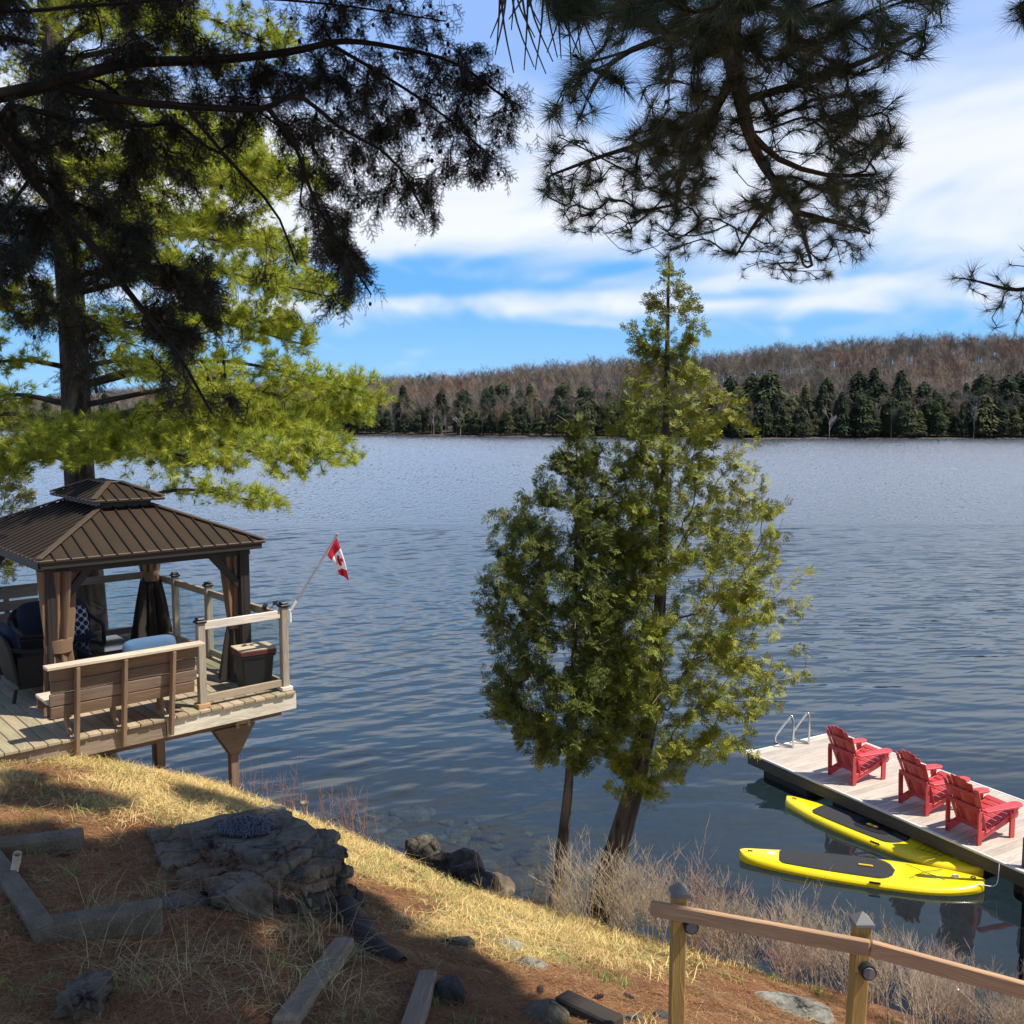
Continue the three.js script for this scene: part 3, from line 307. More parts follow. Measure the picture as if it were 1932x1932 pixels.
function coniferGeo(s, H, Wd, shape) { const r = rng(s), m = new MB(); for (let i = 0; i < 2000; i++) { const t = Math.pow(r(), 0.8), y = H * (0.06 + 0.94 * t), tier = 0.86 + 0.14 * Math.sin(t * 23 + s * 2 + Math.sin(s) * 3), R = Wd * (shape ? Math.pow(1 - t, 0.55) * Math.min(1, 0.55 + t * 2) : Math.pow(1 - t, 0.85) * 0.98 + 0.03) * tier, f = r() * 6.283, k = Math.sqrt(0.25 + 0.75 * r()) * (0.45 + 1.05 * fbm(Math.cos(f) * 2 + s, y * 0.5 + Math.sin(f) * 2, 2, 0, 0, s)), c = [Math.cos(f) * R * k, y, Math.sin(f) * R * k], L = 0.34 + 0.42 * r(), dr = -0.25 - 0.3 * r(), a = [Math.cos(f) * L, dr * L, Math.sin(f) * L], w = L * 0.34, sd = [-Math.sin(f) * w, (r() - 0.5) * w, Math.cos(f) * w]; m.tri([c[0] - a[0] * 0.5 + sd[0], c[1] - a[1] * 0.5 + sd[1], c[2] - a[2] * 0.5 + sd[2]], [c[0] - a[0] * 0.5 - sd[0], c[1] - a[1] * 0.5 - sd[1], c[2] - a[2] * 0.5 - sd[2]], [c[0] + a[0], c[1] + a[1], c[2] + a[2]]); } return m.geo(); }
{
  const r = rng(4242), geos = [1, 2, 3, 4].map((s) => bareTreeGeo(s * 31, 12)), mat = std([1, 1, 1], 0.95);
  const lists = geos.map(() => []);
  const put = (u, s, k, far) => { const p = hillAt(u, s), n = fbm(u * 0.02, s * 0.04, 3, 0, 0, 88), red = smooth(0.55, 0.7, n) * 0.8 + (r() < 0.1 ? 0.5 : 0), b = 0.75 + 0.5 * r(); lists[Math.floor(r() * 4)].push([V(p), new THREE.Quaternion().setFromAxisAngle(Y, r() * 6.28), k, [(0.185 + 0.05 * red) * b, (0.155 - 0.012 * red) * b, (0.12 - 0.02 * red) * b]]); };
  for (let i = 0; i < 5600; i++) { const u = -350 + r() * 2700, s = 8 + Math.pow(r(), 0.85) * 210; put(u, s, 0.8 + 0.3 * r()); }
  for (let i = 0; i < 1900; i++) put(-350 + r() * 2700, 130 + 170 * r(), 0.8 + 0.25 * r());
  for (let i = 0; i < 420; i++) put(-350 + r() * 2700, 2 + r() * 16, 0.45 + 0.55 * r());
  const g = new THREE.Group(); g.name = 'bare_woods'; scene.add(g); tag(g, 'leafless brown and grey hardwood forest covering the hill across the lake', 'woods', null, 'stuff');
  lists.forEach((l, i) => copies(g, 'bare_tree', geos[i], mat, l));
  // evergreens along the water
  const dark = std([0.030, 0.046, 0.020], 1), mid = std([0.048, 0.068, 0.025], 1), olive = std([0.085, 0.095, 0.036], 1);
  const shapes = [coniferGeo(1, 10, 2.6, 0), coniferGeo(2, 10, 3.6, 1), coniferGeo(3, 10, 3.2, 1), coniferGeo(4, 10, 4.4, 1)];
  const trunkG = new THREE.CylinderGeometry(0.08, 0.22, 10, 6).translate(0, 4.8, 0);
  const lab = ['narrow dark spired evergreen standing at the far waterline', 'broad rounded dark evergreen on the far shore', 'pointed green evergreen in the far shoreline belt', 'wide bushy evergreen at the foot of the far hill'];
  const tree = (u, s, h, k, mt) => { const t = thing('evergreen_tree', lab[k], 'tree', hillAt(u, s), r() * 6.28, 'evergreens along the far shore, shape ' + ['narrow', 'rounded', 'pointed', 'bushy'][k]); part(t, 'trunk', trunkG, M.barkDark); const c = part(t, 'crown', shapes[k], mt); t.scale.set(h / 10 * (0.85 + 0.3 * r()), h / 10, h / 10 * (0.85 + 0.3 * r())); };
  // right-hand belt, taller; the left-hand groves with a gap of bare trees between
  const H = (u) => u < 1150 ? 15.5 : u < 1400 ? 17 : 18;
  const spans = [[650, 795, 22], [850, 880, 3], [800, 900, 7], [895, 1160, 46], [1160, 1330, 22], [1330, 1480, 22], [1480, 1935, 70], [1935, 2150, 16], [330, 640, 18], [60, 330, 16], [-220, 60, 10]];
  for (const [a, b, n] of spans) for (let i = 0; i < n; i++) { const u = lerp(a, b, clamp((i + 0.2 + 2.2 * (r() - 0.3)) / n)), back = i % 3 === 2; const k = Math.floor(r() * 4); tree(u, back ? 12 + r() * 16 : 2 + r() * 5, H(u) * (back ? 0.95 : 0.62) * (0.55 + 0.75 * r()), k, r() < 0.42 ? dark : r() < 0.62 ? mid : olive); }
  for (const [u, s, h] of [[1690, 14, 21], [1840, 12, 20], [1965, 14, 20], [1545, 9, 17], [690, 150, 11], [780, 160, 13], [812, 165, 14], [838, 160, 13], [1095, 170, 10], [95, 20, 14]]) tree(u, s, h, 0, dark);
  // single bare trees in front of the dark belt
  const pale = std([0.42, 0.37, 0.33], 0.95);
  for (const [u, h] of [[1830, 11], [1560, 8], [1090, 7], [820, 9], [870, 8], [835, 7], [1300, 7]]) { const t = thing('bare_tree', 'single pale leafless tree at the far waterline before the dark evergreens', 'tree', hillAt(u, 1.5), r() * 6, 'pale leafless trees at the far waterline'); part(t, 'branches', geos[Math.floor(r() * 4)], pale); t.scale.setScalar(h / 12); }
}

// ================================================================ the deck and everything on it (x along its front edge, -z back towards the lake)
const TH = 41.5 * Math.PI / 180, DY = 3.35, KX = -2.80, KD = 11.75;
const L = (a, b, y = DY) => [KX + a * Math.cos(TH) - b * Math.sin(TH), y, -(KD + a * Math.sin(TH) + b * Math.cos(TH))];
const onDeck = (name, label, cat, a = 0, b = 0, turn = 0, group, y = DY) => thing(name, label, cat, L(a, b, y), TH + turn, group);
{
  const t = onDeck('deck', 'weathered wooden deck over the bank with the dark gazebo on it', 'deck'), r = rng(9);
  const bw = 0.14, gs = [0, 1, 2].map(() => chamfer(bw - 0.008, 0.038, 4.72, 0.006));
  for (let i = 0; i < 47; i++) part(t, 'board', gs[i % 3], M.deck[Math.floor(r() * 4)], [0.03 - bw * (i + 0.5), -0.019 - r() * 0.003, -2.30 + (r() - 0.5) * 0.02]);
  part(t, 'rim_joist', chamfer(1.66, 0.2, 0.045, 0.006), M.rim, [-0.78, -0.142, 0.0]); part(t, 'rim_joist', chamfer(5.0, 0.2, 0.045, 0.006), M.joistAndShadedRim, [-4.12, -0.142, 0.0]);  // left length darker: shade under the bench put into the wood colour
  part(t, 'side_joist', chamfer(0.045, 0.2, 4.55, 0.006), M.joistAndShadedRim, [0.008, -0.142, -2.32]); part(t, 'back_joist', chamfer(6.5, 0.2, 0.045, 0.006), M.joistAndShadedRim, [-3.27, -0.142, -4.62]);
  const j = chamfer(0.04, 0.18, 4.5, 0.004); for (let i = 1; i < 14; i++) part(t, 'joist', j, M.joistAndShadedRim, [-i * 0.47, -0.132, -2.31]);
  part(t, 'beam', chamfer(6.4, 0.16, 0.12, 0.006), M.support, [-3.2, -0.305, -0.33]); part(t, 'beam', chamfer(6.4, 0.16, 0.12, 0.006), M.support, [-3.2, -0.305, -3.9]);
  for (const [a, b] of [[-0.66, 0.33], [-1.58, 0.33], [-3.2, 0.33], [-0.3, 3.9], [-2.2, 3.9], [-4.4, 3.9], [-6, 3.9]]) { const p = L(a, b), gy = groundY(p[0], -p[2]), h = DY - 0.385 - gy + 0.35; part(t, 'support_post', chamfer(0.1, h, 0.1, 0.006), M.support, [a, -0.385 - h / 2, -b]); if (a === -0.66) { const sh = new THREE.Shape(); sh.moveTo(-0.27, 0); sh.lineTo(0.27, 0); sh.lineTo(0.05, -0.36); sh.lineTo(-0.05, -0.36); sh.closePath(); const gg = new THREE.ExtrudeGeometry(sh, { depth: 0.03, bevelEnabled: true, bevelSize: 0.003, bevelThickness: 0.003, bevelSegments: 1 }); for (const z of [0.055, -0.085]) part(t, 'gusset', gg, M.support, [a, -0.39, -b + z]); for (const s of [-1, 1]) part(t, 'cleat', chamfer(0.035, 0.19, 0.05), M.rail, [a + 0.1 + s * 0.075, -0.32, -b + 0.09]); part(t, 'beam_end', chamfer(0.11, 0.13, 0.06), M.rail, [a + 0.1, -0.305, -b + 0.085]); } }
}
const postCap = merge(chamfer(0.125, 0.035, 0.125, 0.008).translate(0, 0.017, 0), chamfer(0.10, 0.035, 0.10, 0.015).translate(0, 0.05, 0));
function railing(label, posts, rails, panes, group) { // local deck coordinates [a, b]
  const t = onDeck('glass_railing', label, 'railing', 0, 0, 0, group);
  for (const [a, b, h, base] of posts) { const p = part(t, 'post', chamfer(0.089, h, 0.089, 0.006), M.post, [a, h / 2 + 0.001, -b]); part(p, 'cap', postCap, M.black, [0, h / 2 + 0.001, 0]); if (base) part(p, 'base_trim', box(0.15, 0.05, 0.15, 0, 0, 0), a < -0.5 ? M.handrail : M.railPale, [0, -h / 2 + 0.026, 0]); }
  for (const [a0, b0, a1, b1, y, h, m] of rails) part(t, 'rail', bar([a0, y, -b0], [a1, y, -b1], h, 0.04), m || M.rail);
  for (const [a0, b0, a1, b1] of panes) part(t, 'glass_panel', bar([a0, 0.525, -b0], [a1, 0.525, -b1], 0.83, 0.008, 0.001), M.glass);
}
railing('short glass railing with a pale rail along the right end of the deck front', [[-1.14, 0.08, 1.02, 1], [-0.05, 0.08, 1.07, 1]], [[-1.09, 0.08, -0.10, 0.08, 0.985, 0.1, M.railPale], [-1.09, 0.08, -0.10, 0.08, 0.10, 0.09, M.rail]], [[-1.08, 0.08, -0.11, 0.08]]);
railing('long glass railing along the lake side of the deck behind the right curtain', [[-0.05, 1.2, 1.03], [-0.05, 2.33, 1.03], [-0.07, 3.48, 1.03], [-0.1, 4.5, 1.03]], [[-0.05, 0.13, -0.05, 1.15, 0.94, 0.1], [-0.05, 1.25, -0.05, 2.28, 0.94, 0.1], [-0.05, 2.38, -0.07, 3.43, 0.94, 0.1], [-0.07, 3.53, -0.1, 4.45, 0.94, 0.1], [-0.05, 0.13, -0.05, 1.15, 0.08, 0.09], [-0.05, 1.25, -0.05, 2.28, 0.08, 0.09], [-0.05, 2.38, -0.07, 3.43, 0.08, 0.09], [-0.07, 3.53, -0.1, 4.45, 0.08, 0.09]], [[-0.05, 0.14, -0.05, 1.14], [-0.05, 1.26, -0.05, 2.27], [-0.05, 2.39, -0.07, 3.42], [-0.07, 3.54, -0.1, 4.44]]);
railing('far glass railing across the back of the deck before the pine trunk', [[-1.45, 4.5, 1.03], [-2.9, 4.5, 1.03]], [[-1.4, 4.5, -0.15, 4.5, 0.94, 0.11, M.benchGrey[0]], [-2.85, 4.5, -1.5, 4.5, 0.94, 0.11, M.benchGrey[0]], [-1.4, 4.5, -0.15, 4.5, 0.08, 0.1, M.benchGrey[0]], [-2.85, 4.5, -1.5, 4.5, 0.08, 0.1, M.benchGrey[0]]], [[-1.39, 4.5, -0.16, 4.5], [-2.84, 4.5, -1.51, 4.5]]);
{ // bench along the front edge, its back towards the bank
  const t = onDeck('wooden_bench', 'brown plank bench with a pale cap rail on the near edge of the deck', 'bench');
  part(t, 'cap_rail', bar([-2.93, 0.84, 0.17], [-1.22, 0.84, 0.17], 0.038, 0.15, 0.006), M.benchCap);
  const lean = (y) => 0.02 + 0.15 * (y / 0.82), upv = [0, 0.98, 0.18];
  for (let i = 0; i < 4; i++) { const y = 0.745 - i * 0.142; part(t, 'back_board', bar([-2.88 + (i % 2) * 0.012, y, lean(y) - 0.025], [-1.27 - (i % 2) * 0.02, y, lean(y) - 0.025], 0.132, 0.035, 0.006, upv), M.bench[i % 3]); }
  for (const a of [-2.62, -2.12, -1.58]) { part(t, 'back_post', bar([a, -0.2, lean(0) - 0.02 + 0.05], [a, 0.815, lean(0.815) + 0.035], 0.085, 0.04, 0.005, [0, 0.2, 1]), M.benchPost); part(t, 'seat_leg', bar([a + 0.03, 0.002, -0.36], [a + 0.03, 0.38, -0.36], 0.085, 0.04, 0.005, [0, 0, 1]), M.benchPost); part(t, 'seat_bearer', bar([a + 0.045, 0.345, -0.42], [a + 0.045, 0.345, 0.06], 0.085, 0.04), M.benchPost); part(t, 'knee_brace', bar([a - 0.045, 0.02, -0.02], [a - 0.045, 0.33, -0.2], 0.08, 0.035), M.benchPost); }
  for (let i = 0; i < 3; i++) part(t, 'seat_board', bar([-2.88, 0.405, -0.09 - i * 0.143], [-1.2, 0.405, -0.09 - i * 0.143], 0.036, 0.136, 0.006), M.benchCap);
  part(t, 'front_apron', bar([-2.86, 0.31, -0.46], [-1.22, 0.31, -0.46], 0.13, 0.035, 0.005), M.bench[1]);
}
{ // grey slatted bench at the back left
  const t = onDeck('slatted_bench', 'grey weathered slat bench at the back left of the deck', 'bench', -3.4, 4.3);
  for (let i = 0; i < 3; i++) part(t, 'back_slat', bar([-1.9, 0.55 + i * 0.175, -0.02 - i * 0.03], [1.62, 0.55 + i * 0.175, -0.02 - i * 0.03], 0.145, 0.035, 0.005, [0, 1, -0.17]), M.benchGrey[i % 2]);
  for (let i = 0; i < 3; i++) part(t, 'seat_slat', bar([-1.9, 0.43, 0.1 + i * 0.15], [1.62, 0.43, 0.1 + i * 0.15], 0.035, 0.14), M.benchGrey[(i + 1) % 2]);
  for (const a of [-1.5, 0.1, 1.2]) { part(t, 'leg', bar([a, 0.002, 0.4], [a, 0.41, 0.4], 0.09, 0.06, 0.005, [0, 0, 1]), M.benchGrey[1]); part(t, 'leg', bar([a, 0.002, -0.02], [a, 0.98, -0.13], 0.09, 0.06, 0.005, [0, 0, 1]), M.benchGrey[1]); }
}
{ // the gazebo: posts, beams and braces, two tiers of standing-seam roof
  const A0 = -2.71, A1 = -0.05, B0 = 0.63, B1 = 4.25, EV = 1.85, ca = -1.38, cb = 2.44, HN = 0.46, NA = 0.31, NB = 0.75;
  const t = onDeck('gazebo', 'dark brown metal gazebo with a two tiered seamed roof on the deck', 'gazebo');
  const P = [[-2.56, 0.85], [-0.21, 0.85], [-0.21, 4.05], [-2.56, 4.05]];
  for (const [a, b] of P) { const p = part(t, 'post', merge(chamfer(0.13, 1.80, 0.13, 0.008), ...[[-0.067, 0], [0.067, 0], [0, 0.067], [0, -0.067]].map(([x, z]) => box(x ? 0.006 : 0.05, 1.62, z ? 0.006 : 0.05, x, -0.03, z, 0.002))), M.gazPost, [a, 0.9, -b]); part(p, 'foot', box(0.2, 0.02, 0.2, 0, 0, 0), M.black, [0, -0.888, 0]); }
  for (const b of [0.85, 4.05]) part(t, 'beam', box(2.52, 0.13, 0.08, ca, 1.735, -b), M.gazPost);
  for (const a of [-2.56, -0.21]) part(t, 'beam', box(0.08, 0.13, 3.08, a, 1.732, -2.45), M.gazPost);
  for (const [a, b] of P) { const sa = a < ca ? 1 : -1, sb = b < cb ? -1 : 1; part(t, 'brace', bar([a + sa * 0.06, 1.28, -b], [a + sa * 0.42, 1.69, -b], 0.09, 0.06), M.gazPost); part(t, 'brace', bar([a, 1.28, -b + sb * 0.06], [a, 1.69, -b + sb * 0.42], 0.09, 0.06), M.gazPost); }
  for (const [x, z, w, d] of [[ca, -B0, A1 - A0, 0.05], [ca, -B1, A1 - A0, 0.05]]) part(t, 'fascia', box(w, 0.085, d, x, EV - 0.045, z), M.gazPost);
  for (const [x, z, w, d] of [[A0, -cb, 0.05, B1 - B0 - 0.06], [A1, -cb, 0.05, B1 - B0 - 0.06]]) part(t, 'fascia', box(w, 0.082, d, x, EV - 0.046, z), M.gazPost);
  const plane = (c0, c1, n0, n1, count, pn, rn) => { // a trapezoid from eave c0-c1 up to n0-n1, cut into panels with a rib on every seam
    const ed = V(c1).sub(V(c0)), len = ed.length(), ex = ed.clone().normalize(), up = V(n0).sub(V(c0)); const u0 = up.dot(ex), u1 = V(n1).sub(V(c0)).dot(ex), sv = up.clone().addScaledVector(ex, -u0), sl = sv.length(), ey = sv.clone().normalize(), nn = ex.clone().cross(ey).normalize(); if (nn.y < 0) nn.negate();
    const top2 = (s) => s < u0 ? s / u0 * sl : s > u1 ? (len - s) / (len - u1) * sl : sl; const W3 = (s, h, o) => { const q = V(c0).addScaledVector(ex, s).addScaledVector(ey, h).addScaledVector(nn, o); return [q.x, q.y, q.z]; };
    const R = rng(Math.round(len * 100));
    for (let i = 0; i < count; i++) {
      const s0 = len * i / count + 0.004, s1 = len * (i + 1) / count - 0.004, m = new MB(), cuts = [s0, ...[u0, u1].filter((x) => x > s0 + 0.01 && x < s1 - 0.01), s1], o = 0.006 + R() * 0.003, to = R() * 5;
      for (let k = 0; k < cuts.length - 1; k++) { const a = cuts[k], b = cuts[k + 1], q = [W3(a, -0.02, o), W3(b, -0.02, o), W3(b, Math.max(0.001, top2(b)), o), W3(a, Math.max(0.001, top2(a)), o)], lo = q.map((p) => { const v = V(p).addScaledVector(nn, -0.022); return [v.x, v.y, v.z]; }); const uv = [[a + to, 0], [b + to, 0], [b + to, top2(b)], [a + to, top2(a)]]; m.quad(...q, null, uv); m.quad(lo[3], lo[2], lo[1], lo[0]); m.quad(lo[0], lo[1], q[1], q[0]); }
      part(t, pn, m.geo(), M.roof);
      const s = len * i / count; if (i && top2(s) > 0.06) part(t, rn, bar(W3(s, -0.02, 0.018), W3(s, top2(s), 0.016), 0.026, 0.02, 0.003, [nn.x, nn.y, nn.z]), M.roofRib);
    }
  };
  const tier = (a0, a1, b0, b1, y0, na, nb, y1, ka, kb) => { const E = [[a0, y0, -b0], [a1, y0, -b0], [a1, y0, -b1], [a0, y0, -b1]], N = [[ca - na, y1, -cb + nb], [ca + na, y1, -cb + nb], [ca + na, y1, -cb - nb], [ca - na, y1, -cb - nb]]; for (let i = 0; i < 4; i++) { const j = (i + 1) % 4; plane(E[i], E[j], N[i], N[j], i % 2 ? kb : ka, 'roof_panel', 'seam_rib'); part(t, 'hip_cap', bar([E[i][0], E[i][1] + 0.03, E[i][2]], [N[i][0], N[i][1] + 0.03, N[i][2]], 0.022, 0.075, 0.006), M.roofTrim); part(t, 'drip_edge', bar([E[i][0], y0 - 0.002, E[i][2]], [E[j][0], y0 - 0.002, E[j][2]], 0.03, 0.035, 0.004), M.roofTrim); } };
  tier(A0 - 0.03, A1 + 0.03, B0 - 0.03, B1 + 0.03, EV + 0.005, NA, NB, EV + HN, 16, 22);
  part(t, 'vent_collar', box(NA * 2 + 0.02, 0.16, NB * 2 + 0.02, ca, EV + HN + 0.02, -cb, 0.01), M.black);
  tier(ca - 0.44, ca + 0.44, cb - 0.88, cb + 0.88, EV + HN + 0.10, 0.07, 0.36, EV + HN + 0.28, 6, 11);
  part(t, 'ridge_cap', box(0.2, 0.03, 0.78, ca, EV + HN + 0.295, -cb, 0.008), M.blackMetal);
}
function drape(name, label, a, b, side, y0, yt, y1, wTop, wTie, wBot, darkLow, group, turn = 0) { // a tied curtain hanging round a post
  const t = onDeck(name, label, 'curtain', a, b, turn, group), N = 96, K = 26, make = (ya, yb, wa, wb, pw, s, bend) => { const m = new MB(), rows = []; for (let i = 0; i <= K; i++) { const f = i / K, w = lerp(wa, wb, Math.pow(f, pw)), row = []; for (let j = 0; j <= N; j++) { const q = j / N * 6.283, fold = 1 + (0.24 * Math.sin(q * 8 + s + f * 0.8) + 0.16 * Math.sin(q * 13 + s * 2 + f * 2) + 0.1 * Math.sin(q * 3 + s)) * (0.35 + 0.65 * Math.min(1, w / 0.14)); row.push([Math.cos(q) * w * fold + side[0] * bend(f), lerp(ya, yb, f) + 0.008 * Math.sin(q * 6 + s), Math.sin(q) * w * fold * 0.8 + side[1] * bend(f)]); } rows.push(row); } for (let i = 0; i < K; i++) for (let j = 0; j < N; j++) m.quad(rows[i][j], rows[i][j + 1], rows[i + 1][j + 1], rows[i + 1][j], null, [[j / 8, i / 8], [(j + 1) / 8, i / 8], [(j + 1) / 8, (i + 1) / 8], [j / 8, (i + 1) / 8]]); const g = m.geo(); return g; };
  part(t, 'upper_cloth', make(yt, y0, wTie, wTop, 0.7, 1.3 + a, (f) => 0.02 + f * 0.05), M.curtain);
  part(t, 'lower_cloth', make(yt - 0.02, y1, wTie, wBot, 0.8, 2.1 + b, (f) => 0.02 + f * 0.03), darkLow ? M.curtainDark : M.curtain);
  const band = new THREE.CylinderGeometry(wTie * 1.28, wTie * 1.24, 0.15, 20, 2).toNonIndexed(); part(t, 'tie_band', band, M.curtain, [side[0] * 0.02, yt - 0.01, side[1] * 0.02]);
}
drape('curtain', 'brown gazebo curtain tied low round the near left post behind the bench', -2.50, 0.90, [0.4, 0], 1.70, 0.84, 0.02, 0.165, 0.12, 0.17, false, 'tied gazebo curtains');
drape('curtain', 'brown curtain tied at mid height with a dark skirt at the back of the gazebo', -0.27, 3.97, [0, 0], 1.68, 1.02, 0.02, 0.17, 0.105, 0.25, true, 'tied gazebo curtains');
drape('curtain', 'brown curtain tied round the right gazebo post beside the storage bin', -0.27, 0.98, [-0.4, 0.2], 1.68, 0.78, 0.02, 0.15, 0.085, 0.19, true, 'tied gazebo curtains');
const puff = (w, h, d, p = 0.5) => { const g = new THREE.SphereGeometry(1, 28, 18), q = g.attributes.position, e = (x, k) => Math.sign(x) * Math.pow(Math.abs(x), k), uv = g.attributes.uv; for (let i = 0; i < q.count; i++) { const x = q.getX(i), y = q.getY(i), z = q.getZ(i), m = Math.max(Math.abs(x), Math.abs(y)); const a = e(x, 0.42), b = e(y, 0.42); q.setXYZ(i, a * w / 2, b * h / 2, e(z, 0.8) * d / 2 * (1 - 0.35 * Math.pow(m, 6)) + 0.006 * Math.sin(a * 9 + b * 5)); uv.setXY(i, a * w / 0.45 * 0.5 + 0.5, b * h / 0.45 * 0.5 + 0.5); } g.computeVertexNormals(); return g; };
function wickerSeat(name, label, a, b, turn, w, withArmLoops) { // facing its own +z
  const t = onDeck(name, label, 'chair', a, b, turn);
  part(t, 'seat_base', box(w, 0.2, 0.62, 0, 0.25, 0.02, 0.02), M.wicker);
  const m = new MB(), rows = []; for (let i = 0; i <= 10; i++) { const f = i / 10, row = []; for (let j = 0; j <= 12; j++) { const s = j / 12 * 2 - 1; row.push([s * (w / 2), 0.2 + f * (0.62 - 0.06 * s * s), -0.30 - f * 0.14 + 0.04 * s * s]); } rows.push(row); } for (let i = 0; i < 10; i++) for (let j = 0; j < 12; j++) { const q = [rows[i][j], rows[i][j + 1], rows[i + 1][j + 1], rows[i + 1][j]], bk = q.map((p) => [p[0], p[1], p[2] - 0.035]); const uv = q.map((p) => [p[0] * 3, p[1] * 3]); m.quad(...q, null, uv); m.quad(bk[3], bk[2], bk[1], bk[0], null, uv); } part(t, 'back', m.geo(), M.wicker);
  const rim = tubeGeo(curve([[-w / 2, 0.2, -0.31], [-w / 2, 0.74, -0.42], [-w * 0.2, 0.82, -0.46], [w * 0.2, 0.82, -0.46], [w / 2, 0.74, -0.42], [w / 2, 0.2, -0.31]], 24), 0.024, 7); part(t, 'back_rim', rim, M.wicker);
  for (const s of [-1, 1]) { part(t, 'arm', tubeGeo(curve([[s * w / 2, 0.66, -0.40], [s * (w / 2 + 0.03), 0.60, -0.1], [s * (w / 2 + 0.03), 0.58, 0.22], [s * (w / 2 + 0.01), 0.52, 0.33], [s * w / 2, 0.3, 0.33]], 16), 0.028, 7), M.wicker); if (!withArmLoops) part(t, 'side_panel', bar([s * (w / 2 + 0.005), 0.36, -0.32], [s * (w / 2 + 0.005), 0.36, 0.3], 0.4, 0.02), M.wicker); for (const z of [-0.34, 0.3]) part(t, 'leg', bar([s * (w / 2 - 0.03), 0.16, z], [s * (w / 2 + 0.0), 0.002, z * 1.12], 0.04, 0.04, 0.004, [0, 0, 1]), M.wicker); }
  part(t, 'seat_cushion', puff(w - 0.06, 0.6, 0.13).rotateX(-Math.PI / 2), M.navy, [0, 0.41, 0.04]); part(t, 'back_cushion', puff(w - 0.1, 0.5, 0.15), M.navy, [0, 0.66, -0.3], [-0.22, 0, 0]); return t;
}
wickerSeat('wicker_chair', 'dark wicker armchair with navy cushions at the left edge, seen from behind', -2.42, 2.15, Math.PI / 2, 0.86, false);
wickerSeat('wicker_loveseat', 'dark wicker seat with open arms and a navy cushion facing the bench', -1.86, 3.15, 0, 0.98, true);
part(Object.assign(onDeck('patterned_pillow', 'navy throw pillow with a white lattice pattern on the wicker seat', 'pillow', -1.74, 2.97, 0, null, DY + 0.66)), 'pillow_case', puff(0.45, 0.43, 0.15).rotateX(-0.3), M.trellis);
{ const t = onDeck('coffee_table', 'low dark patio table with a glossy glass top under the gazebo', 'table', -1.52, 2.32); part(t, 'table_top', box(0.62, 0.012, 0.92, 0, 0.42, 0, 0.003), M.tableGlass); for (const s of [-1, 1]) { part(t, 'frame_rail', box(0.66, 0.045, 0.035, 0, 0.398, s * 0.46), M.wicker); part(t, 'frame_rail', box(0.035, 0.043, 0.88, s * 0.315, 0.397, 0), M.wicker); for (const z of [-1, 1]) part(t, 'leg', box(0.04, 0.37, 0.04, s * 0.3, 0.188, z * 0.44), M.wicker); } part(t, 'lower_shelf', box(0.56, 0.02, 0.8, 0, 0.16, 0), M.wicker); }
{ const t = onDeck('wicker_stool', 'small round dark wicker stool beside the near left gazebo post', 'stool', -2.16, 1.32); const m = new MB(); m.tube([[0, 0.002, 0], [0, 0.1, 0], [0, 0.3, 0], [0, 0.4, 0]], [0.2, 0.22, 0.21, 0.18], 20); part(t, 'woven_side', m.geo(), M.wicker); part(t, 'seat', new THREE.CylinderGeometry(0.185, 0.19, 0.03, 20), M.wicker, [0, 0.415, 0]); }
part(onDeck('blue_cushion', 'pale blue tufted cushion lying against the back of the near bench', 'cushion', -1.72, 0.12, 0, null, DY + 0.76), 'cushion_cover', puff(0.62, 0.36, 0.14).rotateX(-0.25), M.blue);
{ const t = onDeck('storage_bin', 'black storage bin with a tan and burgundy lid by the right curtain', 'bin', -0.30, 0.42, -0.12); const g = chamfer(0.42, 0.46, 0.34, 0.02), p = g.attributes.position; for (let i = 0; i < p.count; i++) { const k = p.getY(i) < 0 ? 0.84 : 1; p.setX(i, p.getX(i) * k); p.setZ(i, p.getZ(i) * k); } g.computeVertexNormals(); part(t, 'body', g, M.binBlack, [0, 0.235, 0]); part(t, 'rim', box(0.45, 0.03, 0.37, 0, 0.45, 0), M.binBlack); const l = part(t, 'lid', box(0.47, 0.018, 0.39, 0, 0.535, 0), M.lidTan); part(l, 'lid_edge', merge(box(0.465, 0.055, 0.02, 0, 0.497, 0.185), box(0.465, 0.055, 0.02, 0, 0.497, -0.185), box(0.02, 0.053, 0.345, 0.2225, 0.497, 0), box(0.02, 0.053, 0.345, -0.2225, 0.497, 0)), M.lidRed); }
